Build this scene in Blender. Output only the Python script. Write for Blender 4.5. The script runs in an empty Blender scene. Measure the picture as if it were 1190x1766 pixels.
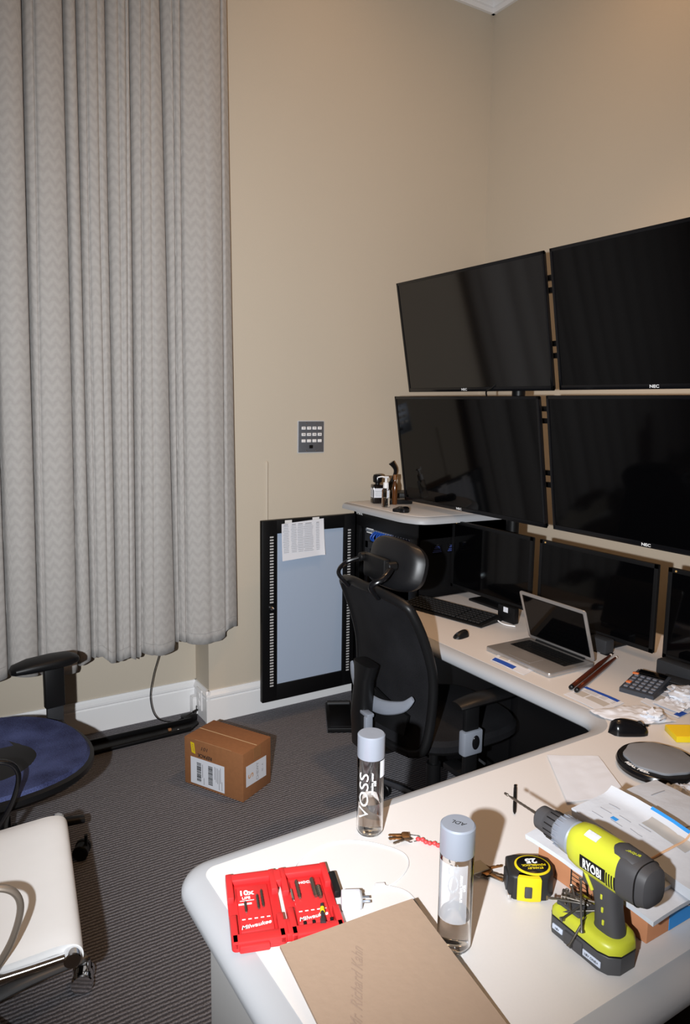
import bpy, bmesh, math, random
from mathutils import Vector, Matrix, noise
R=math.radians; PI=math.pi
random.seed(7)
SC=bpy.context.scene; COL=SC.collection
# ------------------------------------------------------------ camera
def make_camera():
    cd=bpy.data.cameras.new('camera'); co=bpy.data.objects.new('camera',cd); COL.objects.link(co)
    p,y,r=R(7.66),R(31.97),R(.79)
    fw=Vector((math.sin(y)*math.cos(p),math.cos(y)*math.cos(p),-math.sin(p)))
    rt=Vector((math.cos(y),-math.sin(y),0)); up=rt.cross(fw)
    rt2=rt*math.cos(r)+up*math.sin(r); up2=-rt*math.sin(r)+up*math.cos(r)
    m=Matrix((rt2,up2,-fw)).transposed().to_4x4(); m.translation=Vector((0,0,1.66))
    co.matrix_world=m
    cd.sensor_fit='VERTICAL'; cd.sensor_height=36; cd.lens=1249*36/1766
    cd.shift_x=1/1766; cd.shift_y=-19/1766
    cd.clip_start=.02
    SC.camera=co
make_camera()
# ------------------------------------------------------------ world, lights, exposure
w=bpy.data.worlds.new('world'); SC.world=w; w.use_nodes=True
w.node_tree.nodes['Background'].inputs[0].default_value=(.5,.4,.3,1)
w.node_tree.nodes['Background'].inputs[1].default_value=.02
def flash():
    l=bpy.data.lights.new('flash','SPOT'); l.energy=475; l.color=(.93,.965,1.0)
    l.spot_size=R(99); l.spot_blend=1; l.shadow_soft_size=.016
    o=bpy.data.objects.new('flash',l); COL.objects.link(o); o.location=(-.207,.072,1.64)
    d=Vector((.60,.90,-.06)); o.rotation_euler=d.to_track_quat('-Z','Y').to_euler()
flash()
def ceiling_lamps():
    for x,y,e,sz in ((1.0,1.1,18,1.8),(2.55,2.1,4.0,.3),(1.9,2.85,1.6,.3)):
        l=bpy.data.lights.new('ceiling_lamp','AREA'); l.energy=e; l.color=(1,.60,.31); l.shape='DISK'; l.size=sz
        o=bpy.data.objects.new('ceiling_lamp',l); COL.objects.link(o); o.location=(x,y,4.0)
    l=bpy.data.lights.new('downlight','SPOT'); l.energy=105; l.color=(1,.60,.31); l.spot_size=R(66); l.spot_blend=.8; l.shadow_soft_size=.12
    o=bpy.data.objects.new('downlight',l); COL.objects.link(o); o.location=(2.35,2.0,3.95)
ceiling_lamps()
SC.view_settings.view_transform='Standard'; SC.view_settings.look='None'
SC.view_settings.exposure=0; SC.view_settings.gamma=1; SC.view_settings.use_curve_mapping=False
# ------------------------------------------------------------ materials
MATS={}
def mat(name,col,rough=.5,metal=0,spec=.5,noise_s=0,noise_a=.06,bump=0,bump_s=80,trans=0,ior=1.45,coat=0,emit=0,sheen=0):
    if name in MATS: return MATS[name]
    m=bpy.data.materials.new(name); m.use_nodes=True; nt=m.node_tree; b=nt.nodes['Principled BSDF']
    b.inputs['Base Color'].default_value=(*col,1); b.inputs['Roughness'].default_value=rough
    b.inputs['Metallic'].default_value=metal; b.inputs['Specular IOR Level'].default_value=spec
    b.inputs['Transmission Weight'].default_value=trans; b.inputs['IOR'].default_value=ior
    b.inputs['Coat Weight'].default_value=coat; b.inputs['Sheen Weight'].default_value=sheen
    tc=nt.nodes.new('ShaderNodeTexCoord')
    if trans==0:
        ns=nt.nodes.new('ShaderNodeTexNoise'); ns.inputs['Scale'].default_value=noise_s or 12; ns.inputs['Detail'].default_value=4
        nt.links.new(tc.outputs['Object'],ns.inputs['Vector'])
        mx=nt.nodes.new('ShaderNodeMix'); mx.data_type='RGBA'
        a=noise_a
        mx.inputs['A'].default_value=(*[c*(1-a) for c in col],1); mx.inputs['B'].default_value=(*[min(1,c*(1+a)) for c in col],1)
        nt.links.new(ns.outputs['Fac'],mx.inputs['Factor']); nt.links.new(mx.outputs['Result'],b.inputs['Base Color'])
    if bump:
        n2=nt.nodes.new('ShaderNodeTexNoise'); n2.inputs['Scale'].default_value=bump_s; n2.inputs['Detail'].default_value=3
        nt.links.new(tc.outputs['Object'],n2.inputs['Vector'])
        bp=nt.nodes.new('ShaderNodeBump'); bp.inputs['Strength'].default_value=bump; bp.inputs['Distance'].default_value=.003
        nt.links.new(n2.outputs['Fac'],bp.inputs['Height']); nt.links.new(bp.outputs['Normal'],b.inputs['Normal'])
    MATS[name]=m; return m
def srgb(r,g,b):
    f=lambda c:(c/255/12.92 if c/255<=.04045 else ((c/255+.055)/1.055)**2.4)
    return (f(r),f(g),f(b))
clearfilm_m=None
wall_m=mat('wall paint',srgb(192,181,164),.75,bump=.12,bump_s=160,noise_a=.015,noise_s=3)
white_m=mat('gloss white trim paint',srgb(234,233,233),.4,noise_a=.01)
ceil_m=mat('ceiling paint',srgb(214,204,190),.8)
black_m=mat('satin black metal',(.004,.004,.0045),.42,spec=.25)
blackp_m=mat('black plastic',(.0055,.0055,.006),.42,spec=.3)
gloss_m=mat('gloss black plastic',(.005,.005,.006),.2,spec=.35)
greyp_m=mat('charcoal plastic',(.028,.029,.032),.45,spec=.3)
top_m=mat('beige laminate',srgb(211,206,203),.42,noise_a=.02,noise_s=200)
edge_m=mat('grey edge moulding',srgb(166,168,172),.45,noise_a=.02)
panel_m=mat('grey laminate panel',srgb(170,169,168),.5,noise_a=.02)
chrome_m=mat('chrome',(.75,.75,.76),.12,metal=1,noise_a=.01)
silver_m=mat('silver grey plastic',srgb(146,152,164),.38,metal=.35,noise_a=.02)
steel_m=mat('drill steel',(.22,.19,.16),.35,metal=.9,noise_a=.2)
card_m=mat('brown cardboard',srgb(150,103,66),.85,noise_s=40,noise_a=.10,bump=.1,bump_s=50)
kraft_m=mat('kraft paper',srgb(150,128,109),.85,noise_s=60,noise_a=.04,bump=.15,bump_s=90)
paper_m=mat('white paper',srgb(212,214,221),.8,noise_a=.02)
ink_m=mat('black print',(.012,.012,.012),.7)
greyink_m=mat('grey print',(.28,.28,.30),.8)
whiteink_m=mat('white print',(.85,.85,.85),.6)
screen_m=mat('screen glass',(.0012,.0012,.0015),.07,spec=.3,noise_a=.0)
hazy_m=mat('hazy screen glass',(.0015,.0015,.002),.10,spec=.75,noise_a=.0)
red_m=mat('red plastic',srgb(205,42,44),.42,noise_a=.03)
yel_m=mat('lime yellow plastic',srgb(184,187,52),.38,noise_a=.02)
tyel_m=mat('bright yellow plastic',srgb(218,192,26),.35,noise_a=.02)
dgrey_m=mat('dark grey rubber',srgb(64,63,65),.55,noise_a=.08)
glass_m=mat('clear bottle plastic',(1,1,1),.0,trans=1,ior=1.38)
water_m=mat('water',(1,1,1),.0,trans=1,ior=1.33)
blue_m=mat('blue ink',srgb(25,75,170),.6)
lblue_m=mat('light blue print',srgb(45,140,215),.6)
white_leather=mat('white leather',srgb(240,240,240),.42,bump=.25,bump_s=18,noise_a=.02)

def fabric_mat():
    m=bpy.data.materials.new('chevron curtain fabric'); m.use_nodes=True; nt=m.node_tree; N=nt.nodes.new; L=nt.links.new
    b=nt.nodes['Principled BSDF']; b.inputs['Roughness'].default_value=.85; b.inputs['Sheen Weight'].default_value=.1
    uv=N('ShaderNodeUVMap'); uv.uv_map='uv'; sp=N('ShaderNodeSeparateXYZ'); L(uv.outputs[0],sp.inputs[0])
    def mth(op,a,bv=None,c=None):
        n=N('ShaderNodeMath'); n.operation=op
        for i,x in enumerate((a,bv,c)):
            if x is None: continue
            if isinstance(x,(int,float)): n.inputs[i].default_value=x
            else: L(x,n.inputs[i])
        return n.outputs[0]
    ns=N('ShaderNodeTexNoise'); ns.inputs['Scale'].default_value=55; L(uv.outputs[0],ns.inputs['Vector'])
    tri=mth('PINGPONG',mth('MULTIPLY',sp.outputs[0],1/.023),1.0)
    v=mth('ADD',mth('MULTIPLY',sp.outputs[1],1/.048),mth('MULTIPLY',tri,.62))
    v=mth('ADD',v,mth('MULTIPLY',ns.outputs['Fac'],.75))
    st=mth('PINGPONG',v,.5)
    st=mth('SMOOTH_MIN',mth('MULTIPLY',st,2.0),1.0,.2)
    mx=N('ShaderNodeMix'); mx.data_type='RGBA'; L(st,mx.inputs['Factor'])
    mx.inputs['A'].default_value=(*srgb(160,157,154),1); mx.inputs['B'].default_value=(*srgb(171,168,165),1)
    L(mx.outputs['Result'],b.inputs['Base Color'])
    n2=N('ShaderNodeTexNoise'); n2.inputs['Scale'].default_value=500; L(uv.outputs[0],n2.inputs['Vector'])
    bp=N('ShaderNodeBump'); bp.inputs['Strength'].default_value=.2; bp.inputs['Distance'].default_value=.002; L(n2.outputs['Fac'],bp.inputs['Height']); L(bp.outputs[0],b.inputs['Normal'])
    return m
def carpet_mat():
    m=bpy.data.materials.new('ribbed loop carpet'); m.use_nodes=True; nt=m.node_tree; N=nt.nodes.new; L=nt.links.new
    b=nt.nodes['Principled BSDF']; b.inputs['Roughness'].default_value=.95
    tc=N('ShaderNodeTexCoord')
    n0=N('ShaderNodeTexNoise'); n0.inputs['Scale'].default_value=60; L(tc.outputs['Object'],n0.inputs['Vector'])
    va=N('ShaderNodeVectorMath'); va.operation='MULTIPLY_ADD'; va.inputs[1].default_value=(0,.007,0); L(n0.outputs['Color'],va.inputs[0]); L(tc.outputs['Object'],va.inputs[2])
    wv=N('ShaderNodeTexWave'); wv.bands_direction='Y'; wv.inputs['Scale'].default_value=PI/ (10*.0145) ; wv.inputs['Distortion'].default_value=.0; L(va.outputs[0],wv.inputs['Vector'])
    n1=N('ShaderNodeTexNoise'); n1.inputs['Scale'].default_value=230; n1.inputs['Detail'].default_value=3; L(tc.outputs['Object'],n1.inputs['Vector'])
    mx=N('ShaderNodeMix'); mx.data_type='RGBA'; L(wv.outputs['Fac'],mx.inputs['Factor'])
    mx.inputs['A'].default_value=(*srgb(72,71,76),1); mx.inputs['B'].default_value=(*srgb(148,146,151),1)
    m2=N('ShaderNodeMix'); m2.data_type='RGBA'; m2.blend_type='MULTIPLY'; m2.inputs['Factor'].default_value=1
    cr=N('ShaderNodeValToRGB'); cr.color_ramp.elements[0].position=.3; cr.color_ramp.elements[0].color=(.35,.35,.37,1); cr.color_ramp.elements[1].position=.68; cr.color_ramp.elements[1].color=(1,1,1,1)
    L(n1.outputs['Fac'],cr.inputs[0]); L(mx.outputs['Result'],m2.inputs['A']); L(cr.outputs[0],m2.inputs['B'])
    L(m2.outputs['Result'],b.inputs['Base Color'])
    bp=N('ShaderNodeBump'); bp.inputs['Strength'].default_value=.6; bp.inputs['Distance'].default_value=.004; L(wv.outputs['Fac'],bp.inputs['Height']); L(bp.outputs[0],b.inputs['Normal'])
    return m
def mesh_mat(name,a,bc):
    m=bpy.data.materials.new(name); m.use_nodes=True; nt=m.node_tree; N=nt.nodes.new; L=nt.links.new
    b=nt.nodes['Principled BSDF']; b.inputs['Roughness'].default_value=.8; b.inputs['Specular IOR Level'].default_value=.2
    tc=N('ShaderNodeTexCoord'); n=N('ShaderNodeTexNoise'); n.inputs['Scale'].default_value=420; n.inputs['Detail'].default_value=2; L(tc.outputs['Object'],n.inputs['Vector'])
    n2=N('ShaderNodeTexNoise'); n2.inputs['Scale'].default_value=7; L(tc.outputs['Object'],n2.inputs['Vector'])
    ad=N('ShaderNodeMath'); ad.operation='MULTIPLY_ADD'; ad.inputs[1].default_value=.5; L(n.outputs['Fac'],ad.inputs[0]); 
    mu=N('ShaderNodeMath'); mu.operation='MULTIPLY'; mu.inputs[1].default_value=.5; L(n2.outputs['Fac'],mu.inputs[0]); L(mu.outputs[0],ad.inputs[2])
    cr=N('ShaderNodeValToRGB'); cr.color_ramp.elements[0].position=.36; cr.color_ramp.elements[0].color=(*a,1); cr.color_ramp.elements[1].position=.66; cr.color_ramp.elements[1].color=(*bc,1)
    L(ad.outputs[0],cr.inputs[0]); L(cr.outputs[0],b.inputs['Base Color'])
    bp=N('ShaderNodeBump'); bp.inputs['Strength'].default_value=.3; bp.inputs['Distance'].default_value=.001; L(n.outputs['Fac'],bp.inputs['Height']); L(bp.outputs[0],b.inputs['Normal'])
    return m
curtain_m=fabric_mat(); carpet_m=carpet_mat()
bluemesh_m=mesh_mat('blue seat mesh',srgb(26,30,58),srgb(74,84,128)); blackmesh_m=mesh_mat('black seat mesh',(.0035,.0035,.0045),(.011,.011,.013))

# ------------------------------------------------------------ primitive builders: each returns (verts, faces)
def T(p,m):
    if isinstance(m,(tuple,list,Vector)): m=Matrix.Translation(Vector(m))
    return ([m@Vector(v) for v in p[0]],p[1])
def from_bm(bm):
    bm.verts.ensure_lookup_table(); bm.verts.index_update()
    r=([v.co.copy() for v in bm.verts],[[v.index for v in f.verts] for f in bm.faces]); bm.free(); return r
def box(c,s,b=0,seg=2,rz=0):
    bm=bmesh.new(); bmesh.ops.create_cube(bm,size=1)
    for v in bm.verts: v.co=Vector((v.co.x*s[0],v.co.y*s[1],v.co.z*s[2]))
    if b>0: bmesh.ops.bevel(bm,geom=bm.edges[:],offset=min(b,min(s)*.49),segments=seg,profile=.5,affect='EDGES')
    p=from_bm(bm); M=Matrix.Translation(Vector(c))@Matrix.Rotation(rz,4,'Z')
    return T(p,M)
def span(a,b,bev=0,seg=2):
    return box([(a[i]+b[i])/2 for i in range(3)],[abs(b[i]-a[i]) for i in range(3)],bev,seg)
def prism(poly,z0,z1,b=0,seg=2):
    bm=bmesh.new(); vs=[bm.verts.new((x,y,z0)) for x,y in poly]; f=bm.faces.new(vs)
    r=bmesh.ops.extrude_face_region(bm,geom=[f])
    for v in r['geom']:
        if isinstance(v,bmesh.types.BMVert): v.co.z=z1
    bmesh.ops.recalc_face_normals(bm,faces=bm.faces[:])
    if b>0:
        ed=[e for e in bm.edges if abs(e.verts[0].co.z-e.verts[1].co.z)<1e-6]
        bmesh.ops.bevel(bm,geom=ed,offset=b,segments=seg,profile=.5,affect='EDGES')
    return from_bm(bm)
def lathe(prof,seg=32,c=(0,0,0)):
    vs=[];fs=[]; n=len(prof)
    for r,z in prof:
        for k in range(seg):
            a=2*PI*k/seg; vs.append(Vector((r*math.cos(a)+c[0],r*math.sin(a)+c[1],z+c[2])))
    for i in range(n-1):
        for k in range(seg):
            k2=(k+1)%seg; fs.append([i*seg+k,i*seg+k2,(i+1)*seg+k2,(i+1)*seg+k])
    if prof[0][0]>1e-6: fs.append([k for k in range(seg)][::-1])
    if prof[-1][0]>1e-6: fs.append([(n-1)*seg+k for k in range(seg)])
    return (vs,fs)
def axisM(p0,p1):
    p0,p1=Vector(p0),Vector(p1); d=(p1-p0)
    q=d.to_track_quat('Z','Y'); return Matrix.Translation(p0)@q.to_matrix().to_4x4(),d.length
def cyl(p0,p1,r0,r1=None,seg=20,bev=0):
    r1=r0 if r1 is None else r1
    M,L=axisM(p0,p1)
    if bev: prof=[(r0-bev,0),(r0,bev),(r1,L-bev),(r1-bev,L)]
    else: prof=[(r0,0),(r1,L)]
    return T(lathe(prof,seg),M)
def turned(p0,p1,prof,seg=24):
    M,L=axisM(p0,p1); return T(lathe(prof,seg),M)
def spline(pts,n=8):
    P=[Vector(p) for p in pts]; out=[]
    for i in range(len(P)-1):
        p0=P[max(i-1,0)];p1=P[i];p2=P[i+1];p3=P[min(i+2,len(P)-1)]
        for k in range(n):
            t=k/n; out.append(.5*((2*p1)+(p2-p0)*t+(2*p0-5*p1+4*p2-p3)*t*t+(3*p1-p0-3*p2+p3)*t**3))
    out.append(P[-1]); return out
def tube(pts,r,seg=10,n=8,flat=1.0,up=(0,0,1)):
    P=spline(pts,n) if n else [Vector(p) for p in pts]
    rr=r if callable(r) else (lambda t:r)
    vs=[];fs=[];prev=None
    for i,p in enumerate(P):
        d=(P[min(i+1,len(P)-1)]-P[max(i-1,0)]).normalized()
        if prev is None:
            u=Vector(up); 
            if abs(d.dot(u))>.95: u=Vector((1,0,0))
            a=d.cross(u).normalized()
        else:
            a=(prev-d*prev.dot(d)).normalized()
        prev=a; b=a.cross(d).normalized(); q=rr(i/(len(P)-1))
        for k in range(seg):
            an=2*PI*k/seg; vs.append(p+a*math.cos(an)*q+b*math.sin(an)*q*flat)
    for i in range(len(P)-1):
        for k in range(seg):
            k2=(k+1)%seg; fs.append([i*seg+k,i*seg+k2,(i+1)*seg+k2,(i+1)*seg+k])
    fs.append(list(range(seg))[::-1]); fs.append([(len(P)-1)*seg+k for k in range(seg)])
    return (vs,fs)
def loft(rings,cap=True,closed=True):
    vs=[Vector(v) for r in rings for v in r]; n=len(rings[0]); fs=[]
    for i in range(len(rings)-1):
        for k in range(n if closed else n-1):
            k2=(k+1)%n; fs.append([i*n+k,i*n+k2,(i+1)*n+k2,(i+1)*n+k])
    if cap and closed:
        fs.append(list(range(n))[::-1]); fs.append([(len(rings)-1)*n+k for k in range(n)])
    return (vs,fs)
def sring(c,a,b,ax,bx,n=28,e=2.0):
    """super-ellipse ring round c, half sizes a,b along ax,bx"""
    c=Vector(c);ax=Vector(ax);bx=Vector(bx);o=[]
    for k in range(n):
        t=2*PI*k/n; ct,st=math.cos(t),math.sin(t)
        o.append(c+ax*a*math.copysign(abs(ct)**(2/e),ct)+bx*b*math.copysign(abs(st)**(2/e),st))
    return o
def ball(c,r,seg=18,rings=10):
    prof=[(max(1e-7,math.cos(-PI/2+PI*i/rings)),math.sin(-PI/2+PI*i/rings)) for i in range(rings+1)]
    p=lathe(prof,seg); rr=r if isinstance(r,(tuple,list)) else (r,r,r)
    return T(p,Matrix.Translation(Vector(c))@Matrix.Diagonal((*rr,1)))
def slab(fn,nx,ny,th,nrm=None):
    """surface fn(u,v)->Vector given thickness th along -normal"""
    g=[[Vector(fn(i/nx,j/ny)) for i in range(nx+1)] for j in range(ny+1)]
    def nr(i,j):
        a=g[j][min(i+1,nx)]-g[j][max(i-1,0)]; b=g[min(j+1,ny)][i]-g[max(j-1,0)][i]
        return a.cross(b).normalized()
    W=nx+1; top=[g[j][i] for j in range(ny+1) for i in range(nx+1)]
    bot=[g[j][i]-nr(i,j)*th for j in range(ny+1) for i in range(nx+1)]
    o=len(top); fs=[]
    for j in range(ny):
        for i in range(nx):
            a=j*W+i; fs.append([a,a+1,a+W+1,a+W]); fs.append([o+a,o+a+W,o+a+W+1,o+a+1])
    for i in range(nx):
        fs.append([i,o+i,o+i+1,i+1]); a=ny*W+i; fs.append([a,a+1,o+a+1,o+a])
    for j in range(ny):
        a=j*W; fs.append([a,a+W,o+a+W,o+a]); a=j*W+nx; fs.append([a,o+a,o+a+W,a+W])
    return (top+bot,fs)
def rrect(w,h,r,n=5,c=(0,0)):
    o=[]
    for sx,sy,a0 in ((1,1,0),(-1,1,90),(-1,-1,180),(1,-1,270)):
        for k in range(n+1):
            a=R(a0+90*k/n); o.append((c[0]+sx*(w/2-r)+r*math.cos(a),c[1]+sy*(h/2-r)+r*math.sin(a)))
    return o
def Rz(deg,loc=(0,0,0)): return Matrix.Translation(Vector(loc))@Matrix.Rotation(R(deg),4,'Z')
def frame(o,x,y):
    x=Vector(x).normalized(); y=Vector(y).normalized(); z=x.cross(y).normalized(); y=z.cross(x)
    m=Matrix((x,y,z)).transposed().to_4x4(); m.translation=Vector(o); return m
# ------------------------------------------------------------ object makers
def obj(name,prims,m,parent=None,smooth=35,**kw):
    if isinstance(prims,tuple): prims=[prims]
    vs=[];fs=[]
    for p in prims:
        o=len(vs); vs+=p[0]; fs+=[[i+o for i in f] for f in p[1]]
    me=bpy.data.meshes.new(name); me.from_pydata([tuple(v) for v in vs],[],fs); me.validate(); me.materials.append(m)
    bm=bmesh.new(); bm.from_mesh(me); bmesh.ops.recalc_face_normals(bm,faces=bm.faces[:]); bm.to_mesh(me); bm.free()
    if smooth:
        me.polygons.foreach_set('use_smooth',[True]*len(me.polygons)); me.set_sharp_from_angle(angle=R(smooth))
    ob=bpy.data.objects.new(name,me); COL.objects.link(ob)
    if parent: ob.parent=parent
    for k,v in kw.items(): ob[k]=v
    return ob
def struct(name,prims,m,**k):
    o=obj(name,prims,m,smooth=k.pop('smooth',0),**k); o['kind']='structure'; return o
def thing(name,label,cat,loc=(0,0,0),rz=0,group=None):
    o=bpy.data.objects.new(name,None); COL.objects.link(o); o.empty_display_size=.05
    o.location=loc; o.rotation_euler=(0,0,R(rz)); o['label']=label; o['category']=cat
    if group: o['group']=group
    return o
def text_prim(s,size,M,ext=.0002,shear=0,bold=0,align='CENTER',sx=1,bend=None):
    c=bpy.data.curves.new('t','FONT'); c.body=s; c.size=size; c.extrude=ext; c.align_x=align; c.align_y='CENTER'; c.shear=shear; c.offset=bold; c.resolution_u=3
    o=bpy.data.objects.new('t',c); COL.objects.link(o); bpy.context.view_layer.update()
    me=o.to_mesh(); vs=[v.co.copy() for v in me.vertices]; fs=[list(p.vertices) for p in me.polygons]
    o.to_mesh_clear(); bpy.data.objects.remove(o); bpy.data.curves.remove(c)
    out=[]
    for v in vs:
        v=Vector((v.x*sx,v.y,v.z))
        out.append(bend(v) if bend else M@v)
    return (out,fs)
def each(name,prims,m,parent=None,**k):
    o=None
    for p in prims: o=obj(name,[p],m,parent,**k)
    return o

# ============================================================ THE ROOM
WY,WY2,RX,CH=3.42,3.61,3.11,4.07
struct('floor',span((-2.6,-2.2,-.05),(RX,WY2,0)),carpet_m)
struct('ceiling',span((-2.6,-2.2,CH),(RX+.1,WY2+.1,CH+.05)),ceil_m)
struct('wall_back',[span((1.32,WY,0),(RX+.1,WY+.3,CH)),span((-2.6,WY2,0),(1.32,WY2+.1,CH))],wall_m)
struct('wall_right',span((RX,-2.2,0),(RX+.1,WY,CH)),wall_m)
struct('wall_left',span((-2.7,-2.2,0),(-2.6,WY2+.1,CH)),wall_m)
struct('wall_front',span((-2.6,-2.3,0),(RX+.1,-2.2,CH)),wall_m)
def bb_prof(x0,x1,y,sgn=-1):
    pr=[(0,0),(.018,0),(.018,.122),(.014,.127),(.014,.131),(.022,.137),(.022,.148),(.012,.160),(.008,.171),(0,.171)]
    return loft([[ (x,y-d,z) for d,z in pr] for x in (x0,x1)])
def bb_profx(y0,y1,x,s=-1):
    pr=[(0,0),(.018,0),(.018,.122),(.014,.127),(.014,.131),(.022,.137),(.022,.148),(.012,.160),(.008,.171),(0,.171)]
    return loft([[ (x+s*d,y,z) for d,z in pr] for y in (y0,y1)])
struct('baseboard_back',[bb_prof(1.30,RX,WY)],white_m)
struct('baseboard_recess',[bb_prof(-2.6,1.32,WY2)],white_m)
struct('baseboard_return',[bb_profx(WY-.02,WY2,1.32)],white_m)
struct('baseboard_right',[bb_profx(-2.2,WY,RX)],white_m)
def cornice(axis,a0,a1,w,s=-1):
    pr=[(0,3.905),(.018,3.905),(.024,3.925),(.018,3.94),(.055,3.985),(.10,4.02),(.125,4.03),(.125,4.05),(.15,4.05),(.15,CH),(0,CH)]
    if axis=='x': return loft([[(x,w+s*d,z) for d,z in pr] for x in (a0,a1)])
    return loft([[(w+s*d,y,z) for d,z in pr] for y in (a0,a1)])
struct('trim_1',[cornice('x',1.32,RX,WY)],white_m,smooth=30)
struct('trim_2',[cornice('y',-2.2,WY,RX)],white_m,smooth=30)
# painted-over cable conduit on the wall
struct('trim_3',[loft([sring((1.652,WY,z),.009*k,.007*k,(1,0,0),(0,1,0),16) for z,k in ((.171,1),(1.30,1),(1.34,1.15),(1.352,.9),(1.358,.2))])],wall_m,smooth=40)
# return-wall socket
t=thing('wall_socket','white double wall socket on the narrow wall return above the skirting','socket',(1.302,WY+.085,.10),0)
obj('cover_plate',[T(prism(rrect(.075,.115,.006),0,.006,.0015),frame((-.0005,0,0),(0,-1,0),(0,0,1)))],white_m,t)
obj('outlet',[T(prism(rrect(.034,.03,.008,c=(0,dy)),.005,.009,.001),frame((-.0005,0,0),(0,-1,0),(0,0,1))) for dy in (-.022,.022)],white_m,t)
t=thing('cable_box','small white surface cable box low on the narrow wall return','box',(1.293,WY2-.045,.001),0)
obj('box_body',[box((0,0,.045),(.035,.05,.09),.004)],white_m,t); obj('box_cap',[box((0,0,.093),(.030,.044,.006),.002)],white_m,t)

# ============================================================ KEYPAD PLATE
t=thing('wall_keypad','brushed metal wall keypad plate with twelve white buttons','keypad',(1.915,WY-.0005,1.48))
kM=frame((0,0,0),(1,0,0),(0,0,1))
obj('plate',[T(prism(rrect(.155,.165,.003),0,.006,.0012),kM)],mat('brushed plate',srgb(122,126,134),.42,metal=.6,noise_s=90,noise_a=.12),t)
obj('plate_bezel',[T(prism(rrect(.165,.175,.004),-.001,.003,.0008),kM)],mat('bezel',srgb(190,190,190),.5),t)
for r in range(3):
    for c in range(4):
        b=obj('button',[T(prism(rrect(.024,.016,.002,c=(-.0485+.033*c,.047-.034*r)),.006,.010,.001),kM)],white_m,t)
        if r<2: obj('button_marking',[T(text_prim('ON' if r else 'TV',.009,Matrix.Translation((-.0485+.033*c,.047-.034*r,.0103))),kM)],ink_m,b)
obj('jack',[T(prism(rrect(.022,.018,.002,c=(-.002,-.053)),.006,.009,.001),kM)],blackp_m,t)
each('screw',[T(T(lathe([(.003,0),(.003,.001),(.001,.0018)],12),(x,y,.006)),kM) for x,y in ((-.03,.074),(.03,.074),(-.03,-.074),(.03,-.074))],chrome_m,t)

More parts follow.
